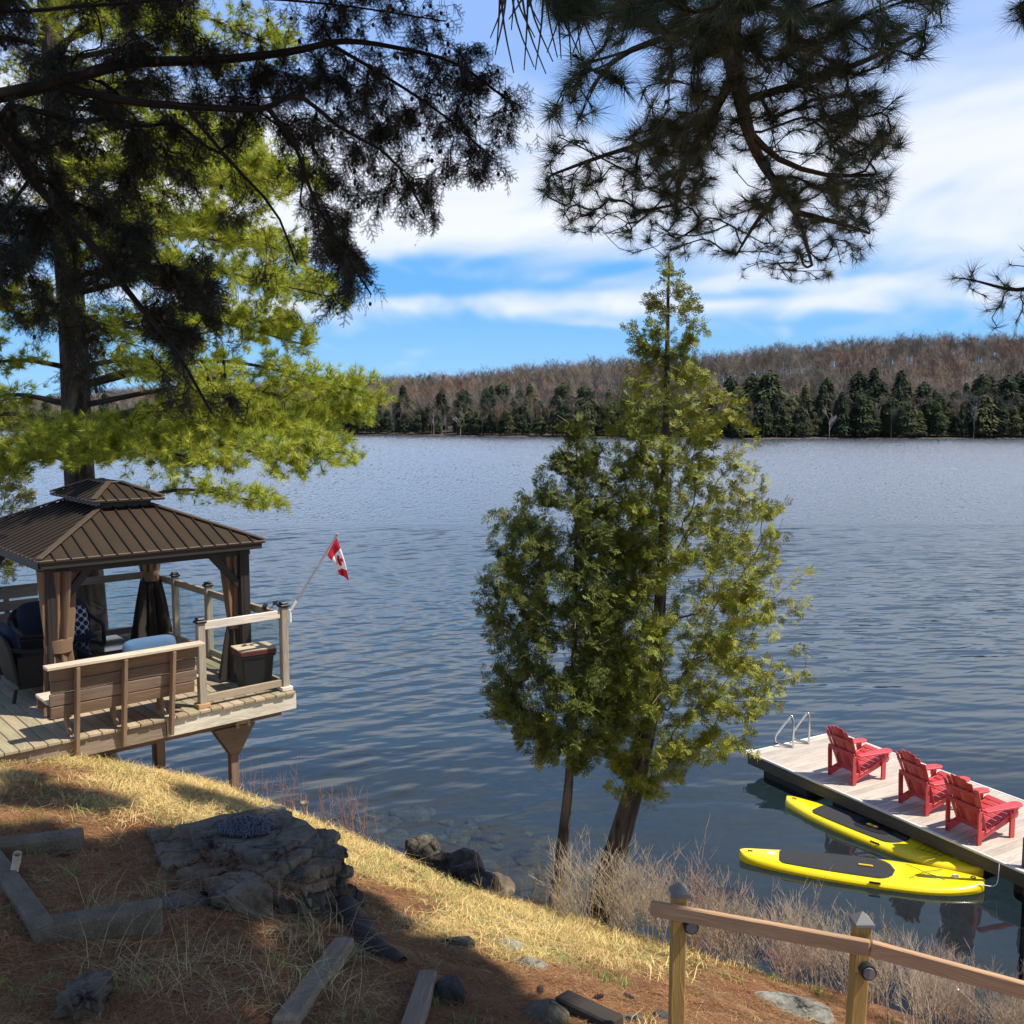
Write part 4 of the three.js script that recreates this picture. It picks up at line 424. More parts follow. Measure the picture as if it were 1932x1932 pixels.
{ // flag on its pole, held by a white bracket on the corner post
  const base = L(0.03, 0.08, DY + 0.98), tip = at(636, 1008, 11.95); const t = thing('flagpole', 'thin grey flagpole leaning out over the water from the deck corner post', 'flagpole', base); const rel = (p) => [p[0] - base[0], p[1] - base[1], p[2] - base[2]];
  const e = rel(tip), at2 = (f) => e.map((x) => x * f); part(t, 'pole', tubeGeo([at2(0.08), at2(0.5), at2(1)], 0.0125, 8), M.grayPole); part(t, 'finial', new THREE.SphereGeometry(0.018, 10, 8), M.grayPole, e); part(t, 'bracket', merge(tubeGeo([at2(0.04), at2(0.16)], 0.021, 10), bar([0.012, -0.12, 0.0], [0.012, 0.05, 0.0], 0.03, 0.045, 0.004, [1, 0, 0])), M.white);
  const C = document.createElement('canvas'); C.width = 512; C.height = 256; const x = C.getContext('2d'); x.fillStyle = '#f4f2f4'; x.fillRect(0, 0, 512, 256); x.fillStyle = '#c8102a'; x.fillRect(0, 0, 128, 256); x.fillRect(384, 0, 128, 256);
  const leaf = [[0, -1], [.13, -.74], [.2, -.7], [.34, -.78], [.25, -.36], [.31, -.31], [.52, -.54], [.57, -.41], [.81, -.46], [.73, -.23], [.92, -.13], [.5, .22], [.54, .37], [.07, .3], [.07, .8], [-.07, .8], [-.07, .3], [-.54, .37], [-.5, .22], [-.92, -.13], [-.73, -.23], [-.81, -.46], [-.57, -.41], [-.52, -.54], [-.31, -.31], [-.25, -.36], [-.34, -.78], [-.2, -.7], [-.13, -.74]]; x.beginPath(); leaf.forEach(([a, b], i) => x[i ? 'lineTo' : 'moveTo'](256 + a * 104, 130 + b * 104)); x.closePath(); x.fill();
  const ft = new THREE.CanvasTexture(C); ft.colorSpace = THREE.SRGBColorSpace; ft.magFilter = THREE.LinearFilter;
  const h0 = at(635, 1014, 11.94), h1 = at(617, 1048, 11.9), f0 = at(657, 1095, 11.86), f1 = at(640, 1084, 12.0), m = new MB(), rows = [], A = 20, B = 14;
  for (let i = 0; i <= A; i++) { const s = i / A, row = []; for (let j = 0; j <= B; j++) { const q = j / B, h = [0, 1, 2].map((k) => lerp(h0[k], h1[k], q)), f = [0, 1, 2].map((k) => lerp(f0[k], f1[k], q)), w = s * 0.055 * Math.sin(q * 8.5 + s * 1.2); row.push([lerp(h[0], f[0], s) + w * 0.35 + 0.02 * Math.sin(s * 3.14), lerp(h[1], f[1], s) + 0.01 * Math.sin(q * 3), lerp(h[2], f[2], s) + w]); } rows.push(row); }
  for (let i = 0; i < A; i++) for (let j = 0; j < B; j++) { const q = [rows[i][j], rows[i][j + 1], rows[i + 1][j + 1], rows[i + 1][j]]; m.quad(...q, null, [[i / A, 1 - j / B], [i / A, 1 - (j + 1) / B], [(i + 1) / A, 1 - (j + 1) / B], [(i + 1) / A, 1 - j / B]]); }
  const fl = top('flag', m.geo(), new THREE.MeshPhysicalMaterial({ map: ft, roughness: 0.85, transmission: 0.2, thickness: 0, side: THREE.DoubleSide }), 'small red and white maple leaf flag hanging limp from the leaning pole', 'flag');
}
{ const t = onDeck('solar_spotlight', 'small black two headed solar light clipped to the rail at the deck corner', 'light fixture', -0.1, 0.3, 0.3, null, DY + 0.99); for (const [x, z, rz] of [[-0.12, 0, 0.5], [-0.07, -0.04, -0.4]]) { const h = part(t, 'lamp_head', new THREE.CylinderGeometry(0.022, 0.03, 0.075, 10), M.black, [x, 0.07, z], [0.4, 0, rz]); } part(t, 'stalk', tubeGeo(curve([[-0.1, 0.05, 0], [-0.05, 0.02, 0], [0.02, 0.06, 0]], 8), 0.007, 5), M.black); part(t, 'solar_panel', box(0.09, 0.06, 0.012, 0.05, 0.1, 0.02), M.black); part(t, 'clip', box(0.05, 0.05, 0.06, -0.05, -0.01, 0), M.black); }

// ================================================================ the dock, its chairs, the boards on the water
const DKY = 0.42, dA = onY(1409, 1418, DKY), dTurn = Math.atan2(0.873, 0.488) * -1 + Math.PI / 2; // local +x along the dock towards the shore, local -z across it to the lake side
const dockDir = [0.488, 0.873], dockX = (s, c, y = DKY) => [dA[0] + dockDir[0] * s + 0.873 * c, y, dA[2] + dockDir[1] * s - 0.488 * c];
const dockRot = -Math.atan2(dockDir[1], dockDir[0]);
{
  const t = thing('floating_dock', 'floating dock of pale boards with dark floats under three red chairs', 'dock', [dA[0], DKY, dA[2]], dockRot), Wd = 2.42, r = rng(61), bw = 0.142, n = 47;
  const gs = [0, 1, 2].map(() => chamfer(bw - 0.006, 0.03, Wd - 0.1, 0.004));
  for (let i = 0; i < n; i++) part(t, 'board', gs[i % 3], M.dock[Math.floor(r() * 3)], [0.06 + bw * (i + 0.5), -0.015, -Wd / 2]);
  const LEN = 0.06 * 2 + bw * n; for (const z of [-0.022, -Wd + 0.022]) part(t, 'edge_trim', chamfer(LEN, 0.04, 0.045, 0.008), M.dockEdge, [LEN / 2, -0.014, z]); for (const x of [0.024, LEN - 0.024]) part(t, 'edge_trim', chamfer(0.045, 0.038, Wd - 0.1, 0.008), M.dockEdge, [x, -0.014, -Wd / 2]);
  for (const z of [-0.04, -Wd + 0.04]) part(t, 'side_beam', chamfer(LEN - 0.02, 0.2, 0.05, 0.006), M.dockSide, [LEN / 2, -0.137, z]); for (const x of [0.04, LEN - 0.04]) part(t, 'end_beam', chamfer(0.05, 0.2, Wd - 0.14, 0.006), M.dockSide, [x, -0.137, -Wd / 2]);
  for (let i = 0; i < 4; i++) for (const z of [-0.5, -Wd + 0.5]) part(t, 'float', chamfer(1.2, 0.32, 0.7, 0.06), M.black, [0.85 + i * 1.68, -0.40, z]);
  part(t, 'bumper', chamfer(0.03, 0.1, 0.2, 0.01), M.white, [0.0, -0.02, -0.05]);
}
{ const t = thing('swim_ladder', 'shiny metal swim ladder hoops at the far end of the dock', 'ladder'); const ins = [[1496, 1410], [1526, 1403]], outs = [[1463, 1402], [1496, 1395]];
  for (let i = 0; i < 2; i++) { const a = onY(...ins[i], DKY + 0.01), b = onY(...outs[i], DKY + 0.01), h = 0.62, mid = (f, y) => [lerp(a[0], b[0], f), DKY + y, lerp(a[2], b[2], f)]; part(t, 'hoop', tubeGeo(curve([mid(0, 0.01), mid(0.0, 0.3), mid(0.02, h - 0.12), mid(0.12, h), mid(0.3, h - 0.08), mid(0.75, 0.3), mid(1.0, 0.14), mid(1.02, 0.02), mid(1.08, -0.3), mid(1.08, -0.75)], 40), 0.021, 9), M.chrome); part(t, 'foot_rail', tubeGeo([mid(0, 0.025), mid(1.0, 0.025)], 0.019, 8), M.chrome); }
  const s = (f, y) => { const b0 = onY(...outs[0], DKY), b1 = onY(...outs[1], DKY), a0 = onY(...ins[0], DKY); return [lerp(b0[0], b1[0], f) + (b0[0] - a0[0]) * 0.08, y, lerp(b0[2], b1[2], f) + (b0[2] - a0[2]) * 0.08]; }; for (const y of [0.05, -0.25]) part(t, 'step', bar(s(0, y), s(1, y), 0.03, 0.07), M.chrome); }
function adirondack(label, pos, turn) { // facing its own +z
  const t = thing('adirondack_chair', label, 'chair', pos, turn, 'red slatted lounge chairs on the dock');
  for (const s of [-1, 1]) { part(t, 'stringer', bar([s * 0.255, 0.075, -0.14], [s * 0.255, 0.345, 0.66], 0.135, 0.03, 0.008, [0, 1, 0]), M.red); const fl = new THREE.CylinderGeometry(0.07, 0.07, 0.03, 14).toNonIndexed().rotateZ(Math.PI / 2); part(t, 'front_leg', merge(box(0.032, 0.5, 0.1, s * 0.29, 0.252, 0.58, 0.006), fl.translate(s * 0.256, 0.35, 0.665)), M.red); part(t, 'rear_leg', bar([s * 0.29, 0.002, -0.1], [s * 0.29, 0.52, -0.12], 0.085, 0.03, 0.006, [0, 0, 1]), M.red);
    const sh = new THREE.Shape(); sh.moveTo(-0.25, -0.05); sh.lineTo(0.25, -0.085); sh.quadraticCurveTo(0.5, -0.11, 0.52, 0.0); sh.quadraticCurveTo(0.52, 0.1, 0.38, 0.085); sh.lineTo(-0.25, 0.04); sh.closePath(); const ag = new THREE.ExtrudeGeometry(sh, { depth: 0.02, bevelEnabled: true, bevelSize: 0.006, bevelThickness: 0.005, bevelSegments: 1 }).rotateX(Math.PI / 2).rotateY(-Math.PI / 2); if (s < 0) { const p = ag.attributes.position; for (let i = 0; i < p.count; i++) p.setX(i, -p.getX(i)); ag.computeVertexNormals(); } part(t, 'arm', ag, M.red, [s * 0.3, 0.53, 0.21]); part(t, 'arm_bracket', box(0.028, 0.11, 0.07, s * 0.322, 0.445, 0.58, 0.005), M.red); }
  for (let i = 0; i < 7; i++) { const f = i / 6; part(t, 'seat_slat', bar([-0.29, lerp(0.175, 0.418, f), lerp(0.08, 0.69, f)], [0.29, lerp(0.175, 0.418, f), lerp(0.08, 0.69, f)], 0.022, 0.099, 0.006, [0, 0.94, -0.33]), [M.red, M.redFaded, M.redDark][(i * 2 + Math.round(pos[2] * 3)) % 3 < 0 ? 0 : Math.abs(i * 2 + Math.round(pos[2] * 3)) % 3]); }
  for (let i = 0; i < 7; i++) { const q = (i - 3) / 3, Lh = 0.90 - 0.13 * q * q, n = [q * 0.12, 0, 0]; const b = [q * 0.235, 0.16, 0.06], e = [q * 0.285, 0.16 + Lh * 0.93, 0.06 - Lh * 0.37]; part(t, 'back_slat', bar(b, e, 0.022, 0.088, 0.006, [-q * 0.3, 0.36, 0.93]), [M.red, M.redDark, M.redFaded][Math.abs(i + Math.round(pos[2] * 7)) % 3]); }
  part(t, 'back_rail', bar([-0.31, 0.535, -0.135], [0.31, 0.535, -0.135], 0.075, 0.028, 0.006), M.red); part(t, 'back_rail', bar([-0.27, 0.78, -0.22], [0.27, 0.78, -0.22], 0.06, 0.024, 0.006, [0, 0.93, -0.36]), M.red); part(t, 'back_rail', bar([-0.25, 0.2, 0.025], [0.25, 0.2, 0.025], 0.07, 0.028, 0.006), M.red);
}
const chFace = (dx, dD) => Math.atan2(dx, -dD);
adirondack('red slatted chair standing alone nearest the swim ladder', [5.93, DKY + 0.001, -16.25], chFace(0.9, 0.42));
adirondack('middle red slatted chair of the three, half covered by the next one', [6.67, DKY + 0.001, -14.98], chFace(0.92, 0.34));
adirondack('red slatted chair nearest the shore at the right edge', [6.98, DKY + 0.001, -13.93], chFace(0.93, 0.40));
function paddleBoard(label, tail, nose, detail) { // tail and nose on the water; local +x from tail to nose
  const dx = nose[0] - tail[0], dz = nose[2] - tail[2], len = Math.hypot(dx, dz), t = thing('paddle_board', label, 'paddle board', [tail[0], 0, tail[2]], -Math.atan2(dz, dx), 'yellow paddle boards moored beside the dock');
  const HW = [[0, 0.03], [0.012, 0.11], [0.04, 0.17], [0.1, 0.235], [0.2, 0.315], [0.35, 0.385], [0.5, 0.42], [0.65, 0.43], [0.77, 0.405], [0.86, 0.345], [0.925, 0.26], [0.97, 0.165], [0.992, 0.08], [1, 0.02]], hw = (f) => { f = clamp(f); let i = 0; while (i < HW.length - 2 && f > HW[i + 1][0]) i++; const P = (k) => HW[Math.max(0, Math.min(HW.length - 1, k))], t = (f - HW[i][0]) / (HW[i + 1][0] - HW[i][0]), d = HW[i + 1][0] - HW[i][0], m0 = i ? (P(i + 1)[1] - P(i - 1)[1]) / (P(i + 1)[0] - P(i - 1)[0]) : (P(1)[1] - P(0)[1]) / d, m1 = i < HW.length - 2 ? (P(i + 2)[1] - P(i)[1]) / (P(i + 2)[0] - P(i)[0]) : (P(i + 1)[1] - P(i)[1]) / d; return (2 * t ** 3 - 3 * t * t + 1) * HW[i][1] + (t ** 3 - 2 * t * t + t) * d * m0 + (3 * t * t - 2 * t ** 3) * HW[i + 1][1] + (t ** 3 - t * t) * d * m1; };
  const rise2 = (f) => 0.035 * Math.pow(clamp((f - 0.72) / 0.28), 2) + 0.012 * Math.pow(clamp((0.15 - f) / 0.15), 2), topY = (f, q) => 0.135 + rise2(f) - 0.014 * q * q;
  const NX = 60, K = 20, ring = (f) => { const w = hw(f), o = []; for (let k = 0; k <= K; k++) { const a = k / K * Math.PI * 2, c = Math.cos(a), s = Math.sin(a), sq = (v, e) => Math.sign(v) * Math.pow(Math.abs(v), e); o.push([f * len, rise2(f) + 0.05 + sq(s, 0.6) * 0.085 - (s > 0 ? 0.014 * c * c : 0), sq(c, 0.55) * w]); } return o; };
  const rows = []; for (let i = 0; i <= NX; i++) { const f = (1 - Math.cos(Math.PI * i / NX)) / 2; rows.push(ring(f)); } const p = [], ix = []; rows.forEach((r) => r.forEach((q) => p.push(...q))); for (let i = 0; i < NX; i++) for (let k = 0; k < K; k++) { const a = i * (K + 1) + k, b = a + K + 1; ix.push(a, a + 1, b + 1, a, b + 1, b); }
  const g = new THREE.BufferGeometry(); g.setAttribute('position', new THREE.Float32BufferAttribute(p, 3)); g.setAttribute('uv', new THREE.Float32BufferAttribute(new Float32Array(p.length / 3 * 2), 2)); g.setIndex(ix); g.computeVertexNormals(); part(t, 'hull', g, M.yellow);
  const patch = (f0, f1, k, lift, mat, nm, sq) => { const m = new MB(), R = []; for (let i = 0; i <= 30; i++) { const f = lerp(f0, f1, i / 30), e = clamp((f1 - f) * len / 0.28), ro = sq ? 1 : Math.sqrt(1 - (1 - e) * (1 - e)), st = clamp((f - f0) * len / 0.06), w = hw(f) * k * ro * (0.75 + 0.25 * st), row = []; for (let j = 0; j <= 10; j++) { const q = j / 5 - 1; row.push([f * len, topY(f, q * k) + lift, q * w]); } R.push(row); } for (let i = 0; i < 30; i++) for (let j = 0; j < 10; j++) { const q = [R[i][j], R[i + 1][j], R[i + 1][j + 1], R[i][j + 1]].reverse(); m.quad(...q, null, q.map((a) => [a[0] * 3, a[2] * 3])); } const skirt = (c) => { for (let i = 0; i < 30; i++) { const a = R[i][c], b = R[i + 1][c]; m.quad(a, b, [b[0], b[1] - 0.02, b[2]], [a[0], a[1] - 0.02, a[2]]); } }; skirt(0); skirt(10); return part(t, nm, m.geo(), mat); };
  const B = detail;
  patch(B ? 0.18 : 0.17, B ? 0.655 : 0.65, 0.74, 0.007, M.pad, 'deck_pad');
  if (B) { patch(0.40, 0.57, 0.42, 0.016, M.black, 'handle_plate', false); part(t, 'handle', box(0.2, 0.025, 0.05, len * 0.475, 0.167, 0, 0.008), M.padMark); const net = new MB(); for (let i = 0; i < 5; i++) net.tube(curve([[len * 0.73 + i * 0.09, 0.165, -0.24 + i * 0.012], [len * 0.73 + i * 0.09 + 0.03, 0.19, 0], [len * 0.73 + i * 0.09, 0.165, 0.24 - i * 0.012]], 8), Array(9).fill(0.005), 4); for (const s of [-1, 1]) net.tube([[len * 0.73, 0.168, s * 0.24], [len * 0.84, 0.175, s * 0.19]], [0.005, 0.005], 4); part(t, 'bungee_net', net.geo(), M.black); }
  else { part(t, 'handle', box(0.21, 0.022, 0.035, len * 0.53, 0.155, 0, 0.008), M.padMark); part(t, 'bungee', merge(tubeGeo([[len * 0.70, 0.152, 0.22], [len * 0.765, 0.165, 0], [len * 0.70, 0.152, -0.22]], 0.005, 4), tubeGeo([[len * 0.765, 0.165, 0], [len * 0.84, 0.163, 0.17]], 0.005, 4), tubeGeo([[len * 0.765, 0.165, 0], [len * 0.84, 0.163, -0.17]], 0.005, 4)), M.black); part(t, 'tail_sticker', box(0.1, 0.004, 0.1, len * 0.135, 0.139, -0.04, 0.001), M.white); }
  for (const s of [-1, 1]) part(t, 'side_grip', box(0.16, 0.03, 0.02, len * 0.56, 0.10, s * (hw(0.56) - 0.004), 0.006), M.binBlack);
  part(t, 'leash_ring', new THREE.TorusGeometry(0.03, 0.008, 6, 14).rotateX(1.2), M.black, [len * 0.045, 0.15, 0]); part(t, 'deck_ring', new THREE.TorusGeometry(0.035, 0.012, 6, 14).rotateX(Math.PI / 2), M.white, [len * 0.885, 0.175, 0.02]); part(t, 'nose_ring', new THREE.TorusGeometry(0.03, 0.008, 6, 14).rotateX(Math.PI / 2), M.black, [len * 0.955, 0.18, 0]);
}
paddleBoard('yellow paddle board lying against the dock, with a black plate on its pad', onY(1485, 1506, 0.1), onY(1857, 1642, 0.1), true);
paddleBoard('outer yellow paddle board with a plain charcoal pad, nearest the bank', onY(1396, 1608, 0.1), onY(1858, 1668, 0.1), false);
part(thing('mooring_line', 'pale rope from the paddle board noses to the dock', 'rope'), 'rope', tubeGeo(curve([onY(1845, 1668, 0.16), [6.95, 0.12, -13.0], dockX(5.2, -0.02, 0.4)], 10), 0.007, 5), M.white);
{ const b = onY(1934, 1690, 0), t = thing('dock_pole', 'dark pole standing in the water at the right edge beside the dock', 'pole', [b[0], 0, b[2]]); part(t, 'shaft', tubeGeo([[0.0, -2.2, 0], [0.0, 1.0, 0], [0.02, 2.55, 0]], 0.035, 10), M.pole); part(t, 'bracket', box(0.09, 0.34, 0.09, 0.02, 2.42, 0), M.black); part(t, 'sleeve', box(0.1, 0.5, 0.1, 0.0, 0.6, 0), M.pole); }

// ---------------------------------------------------------------- stair rail in the right foreground
{
  const t = thing('stair_handrail', 'new wooden handrail on two capped posts in the right foreground', 'handrail'); const p1 = at(1283, 1722, 5.55), p2 = at(1632, 1775, 5.2), e0 = at(1228, 1713, 5.6), jn = at(1641, 1789, 5.14), e2 = at(1990, 1884, 4.86);
  part(t, 'rail', bar(e0, jn, 0.092, 0.04, 0.006), M.handrail); part(t, 'rail', bar([jn[0] + 0.004, jn[1], jn[2]], e2, 0.092, 0.04, 0.006), M.handrail);
  const post = (p, b, tp) => { const o = part(t, 'post', bar(b, tp, 0.09, 0.09, 0.006, [0, 0, 1]), M.treated); const c = new THREE.ConeGeometry(0.078, 0.055, 4, 1).rotateY(Math.PI / 4).toNonIndexed(); c.computeVertexNormals(); part(o, 'cap', merge(c.translate(tp[0], tp[1] + 0.05, tp[2]), box(0.112, 0.024, 0.112, tp[0], tp[1] + 0.011, tp[2], 0.004)), M.cap); return o; };
  const b1 = [p1[0] - 0.0, groundY(p1[0], 5.6) - 0.3, -5.62], o1 = post(p1, b1, [p1[0] + 0.005, p1[1] + 0.085, -5.62]);
  const b2 = [p2[0] - 0.03, groundY(p2[0], 5.3) - 0.3, -5.27], o2 = post(p2, b2, [p2[0] + 0.005, p2[1] + 0.065, -5.27]);
  const disc = new THREE.CylinderGeometry(0.045, 0.045, 0.05, 18).rotateX(Math.PI / 2), d1 = at(1302, 1743, 5.565), d2 = at(1634, 1828, 5.21); for (const d of [d1, d2]) { part(t, 'round_lamp', disc, M.binBlack, [d[0], d[1], d[2] + 0.02]); part(t, 'lamp_lens', new THREE.CylinderGeometry(0.034, 0.034, 0.012, 18).rotateX(Math.PI / 2), M.cap, [d[0], d[1], d[2] + 0.05]); }
}

// ---------------------------------------------------------------- the terrace: old stone hearth, kerbs, timbers, loose stones
{
  const t = thing('stone_hearth', 'old dry stone hearth with flat slabs beside the grass slope', 'hearth'), q = (pts, y) => pts.map(([u, v]) => onY(u, v, y));
  const S = [[[[334, 1556], [440, 1532], [515, 1515], [541, 1519], [553, 1536], [604, 1563], [568, 1590], [485, 1623], [401, 1590]], 3.40, 0.34, 'rock'], [[[285, 1592], [350, 1580], [384, 1605], [379, 1620], [312, 1634]], 3.33, 0.16, 'rock'], [[[276, 1563], [334, 1560], [352, 1578], [285, 1589]], 3.31, 0.16, 'rock'], [[[384, 1655], [478, 1640], [508, 1668], [508, 1690], [408, 1695]], 3.34, 0.36, 'rock'], [[[296, 1684], [372, 1672], [404, 1698], [390, 1709], [305, 1714]], 3.27, 0.2, 'rock'], [[[330, 1640], [384, 1622], [440, 1632], [400, 1652], [340, 1668]], 3.31, 0.2, 'rock'], [[[440, 1630], [486, 1626], [560, 1594], [600, 1572], [606, 1590], [545, 1640], [510, 1664], [482, 1640]], 3.36, 0.3, 'rock'], [[[365, 1572], [402, 1569], [402, 1588], [375, 1594]], 3.40, 0.14, 'rock'], [[[393, 1602], [428, 1600], [425, 1617], [402, 1618]], 3.38, 0.14, 'rock'], [[[285, 1636], [330, 1632], [332, 1660], [300, 1672]], 3.27, 0.14, 'rock']];
  S.forEach(([pts, y, th, m], i) => part(t, 'slab', slab(q(pts, y - 0.09), th, i + 3, 0.035), M[m]));
  const arc = curve([onY(500, 1692, 3.0), onY(560, 1700, 3.0), onY(606, 1690, 3.0), onY(622, 1640, 3.05), onY(606, 1585, 3.1)], 40), rw = rng(909);
  for (let c = 0; c < 5; c++) for (let i = 0; i < 6; i++) { const f = clamp((i + 0.5 + (c % 2 ? 0.35 : -0.1) + (rw() - 0.5) * 0.3) / 6), p = arc[Math.min(40, Math.round(f * 40))], a = 0.13 + 0.07 * rw(), y = 2.90 + c * 0.078, ox = (rw() - 0.5) * 0.06 - 0.014 * c, oz = -0.02 * c, an = rw() * 3, pl = []; for (let k = 0; k < 6; k++) { const th = an + k * 1.047 + (rw() - 0.5) * 0.5, q = a * (0.8 + 0.4 * rw()); pl.push([p[0] + ox + Math.cos(th) * q, y + (rw() - 0.5) * 0.012, p[2] + oz + Math.sin(th) * q * 0.85]); } part(t, 'wall_stone', slab(pl, 0.07, 40 + c * 7 + i, 0.02), M[['rock', 'rockBrown', 'rock', 'rockDark'][Math.floor(rw() * 4)]]); }
  part(t, 'core', rockGeo(0.62, 0.3, 0.52, 7, 0.12, 3), M.rockDark, [at(500, 1640, 7.5)[0], 2.92, -7.45]);
}
{ // chain heap
  const t = thing('chain_heap', 'heap of blue grey chain lying on the top slab of the hearth', 'chain'), c = onY(464, 1562, 3.33), r = rng(31), link = new THREE.TorusGeometry(0.017, 0.0055, 5, 10).scale(1, 1.55, 1), list = []; for (let i = 0; i < 560; i++) { const a = r() * 6.283, k = Math.sqrt(r()); list.push([new THREE.Vector3(c[0] + Math.cos(a) * k * 0.23, c[1] + 0.01 + 0.075 * (1 - k) * (0.3 + 0.7 * r()), c[2] + Math.sin(a) * k * 0.17), new THREE.Quaternion().setFromEuler(new THREE.Euler(r() * 6, r() * 6, r() * 6)), 1]); } copies(t, 'links', link, M.chain, list);
}
const kerb = (label, a, b, y, w = 0.17, h = 0.22) => { const p = onY(...a, y), q = onY(...b, y), m = V(p).add(V(q)).multiplyScalar(0.5); const t = thing('concrete_kerb', label, 'kerb', [m.x, m.y, m.z]); const g = bar([p[0] - m.x, -h / 2, p[2] - m.z], [q[0] - m.x, -h / 2, q[2] - m.z], h, w, 0.02); part(t, 'block', g, M.conc); };
kerb('rough concrete kerb at the left edge behind the needle bed', [-40, 1592], [156, 1566], 3.40);
kerb('concrete kerb running from the left edge towards the corner of the bed', [-30, 1585], [84, 1742], 3.38, 0.14);
kerb('concrete kerb along the near side of the needle bed below the hearth', [70, 1740], [306, 1700], 3.36, 0.17, 0.24);
const lift = (p) => [p[0], p[1] + 0.035, p[2]];
const timber = (label, pts, w, h, m, c = 0.012) => { const t = thing('timber', label, 'timber', pts[0]); const rel = pts.map((p) => p.map((x, k) => x - pts[0][k])); part(t, 'beam', bar(rel[0], rel[1], h, w, c), m); };
timber('long grey weathered timber step lying at bottom centre', [lift(onGround(650, 1789)), lift(onGround(535, 1950))], 0.15, 0.10, M.timber);
timber('shorter grey timber end with a split corner right of the long one', [lift(onGround(808, 1852)), lift(onGround(775, 1960))], 0.13, 0.10, M.timber);
timber('blackened timber at the bottom edge among stones', [lift(onGround(1060, 1900)), lift(onGround(1165, 1950))], 0.14, 0.12, M.timberDark);
{ const t = thing('rotten_log', 'dark rotten log curving down from the hearth to the grass', 'log'), pts = curve([onGround(632, 1712), onGround(668, 1752), onGround(712, 1798), onGround(758, 1824)], 14); const g = new MB(); g.tube(pts, pts.map((_, i) => lerp(0.13, 0.06, i / 14) * (0.65 + 0.7 * hash2(i, 3))), 12); part(t, 'log_body', g.geo(), M.timberDark); part(t, 'stump_end', rockGeo(0.13, 0.10, 0.12, 57, 0.3, 3), M.timberDark, onGround(655, 1706)); }
const stone = (label, u, v, y, s, m, rot, k = 1, rough = 0.25) => { const p = y === null ? onGround(u, v) : onY(u, v, y), t = thing('stone', label, 'stone', p, rot); part(t, 'stone_body', rockGeo(s[0], s[1], s[2], k, rough, 3), m); return t; };
{ const t = thing('stone', 'flat grey tilted stone in the shaded needles at lower left', 'stone', onY(160, 1858, 3.30), 0.2); const q = [[118, 1862], [160, 1832], [196, 1827], [210, 1836], [198, 1868], [150, 1886], [112, 1880]].map(([u, v], i) => { const p = onY(u, v, 3.34 + (i > 1 && i < 4 ? 0.03 : 0)); return p; }); t.position.set(0, 0, 0); t.rotation.set(0, 0, 0); part(t, 'stone_body', slab(q, 0.14, 77, 0.03), M.rock); }
stone('dark oval charred lump lying on the sunny grass', 861, 1786, null, [.14, .055, .08], M.rockDark, 0.4, 8, 0.14);
stone('dark stone wedged beside the end of the shorter timber', 846, 1876, null, [.10, .09, .11], M.rockDark, 0.3, 9);
stone('rounded grey stone at the bottom edge left of the blackened timber', 1032, 1922, null, [.15, .08, .10], M.rock, 0.2, 10);
stone('pale stone peeking up at the bottom edge right of the blackened timber', 1190, 1931, null, [.09, .05, .06], M.rockPale, 0.2, 11);
stone('large pale lichen stone under the handrail bush', 1500, 1912, null, [.30, .09, .16], M.rockPale, 2.7, 12, 0.2);
stone('small dark stone beside the first handrail post', 1250, 1926, null, [.07, .05, .06], M.rockDark, 0.2, 13);
stone('pale flat stone highest on the rusty slope', 962, 1742, null, [.15, .045, .08], M.rockPale, -0.5, 14, 0.15);
stone('pale flat stone in the middle of the rusty slope', 945, 1784, null, [.17, .045, .10], M.rockPale, -0.4, 15, 0.15);
stone('pale flat stone lowest on the rusty slope', 1004, 1826, null, [.14, .05, .08], M.rockPale, -0.6, 16, 0.15);
stone('small white stone in the grass above the shore', 574, 1516, null, [.07, .045, .05], M.rockPale, 0.2, 17);
stone('dark shore boulder standing at the waterline, the larger one', 872, 1660, 0.35, [.32, .36, .3], M.rockDark, 0.3, 18, 0.3);
stone('lighter shore boulder left of the large dark one', 796, 1606, 0.5, [.24, .22, .24], M.rock, 0.6, 19, 0.3);
stone('low dark rock between the two shore boulders', 836, 1640, 0.4, [.22, .2, .22], M.rockDark, 0.9, 21, 0.3);
stone('dark rock at the waterline below the large boulder', 912, 1680, 0.4, [.22, .2, .22], M.rockDark, 0.9, 22, 0.3);
{ const t = thing('driftwood', 'pale broken stick lying on the needles above the hearth', 'stick'); part(t, 'stick_body', tubeGeo(curve([onGround(484, 1534), onGround(518, 1526), onGround(532, 1528), onGround(545, 1541)].map(lift), 10), (f) => 0.02 + 0.025 * Math.exp(-(((f - 0.7) / 0.15) ** 2)), 6), M.grayPole); }
{ const t = thing('wooden_stake', 'short peeled wooden stake stuck in the bed by the left kerb', 'stake'), a = onY(27, 1643, 3.36), b = at(33, 1610, -a[2] - 0.02); part(t, 'stake_body', tubeGeo([a, [lerp(a[0], b[0], .5), lerp(a[1], b[1], .5), a[2]], b], 0.032, 8), M.benchCap); }
function cone(label, u, v, y, rot) { const t = thing('pine_cone', label, 'pine cone', onGround(u, v).map((x, i) => i === 1 ? x + 0.02 : x), rot, 'pine cones on the ground'), m = new MB(), r = rng(Math.round(u)); const core = tubeGeo([[-0.05, 0, 0], [0, 0, 0], [0.055, 0, 0]], (f) => 0.014 * Math.sin(0.5 + f * 2.2), 6); for (let i = 0; i < 46; i++) { const f = i / 46, a = i * 2.4, x = -0.05 + 0.105 * f, R = 0.034 * Math.sin(0.5 + 2.3 * f), c = Math.cos(a), s = Math.sin(a), w = 0.010; m.tri([x, c * 0.008 - s * w, s * 0.008 + c * w], [x, c * 0.008 + s * w, s * 0.008 - c * w], [x + 0.012, c * R, s * R]); } part(t, 'scales', m.geo(), M.barkDark); part(t, 'core', core, M.barkDark); }
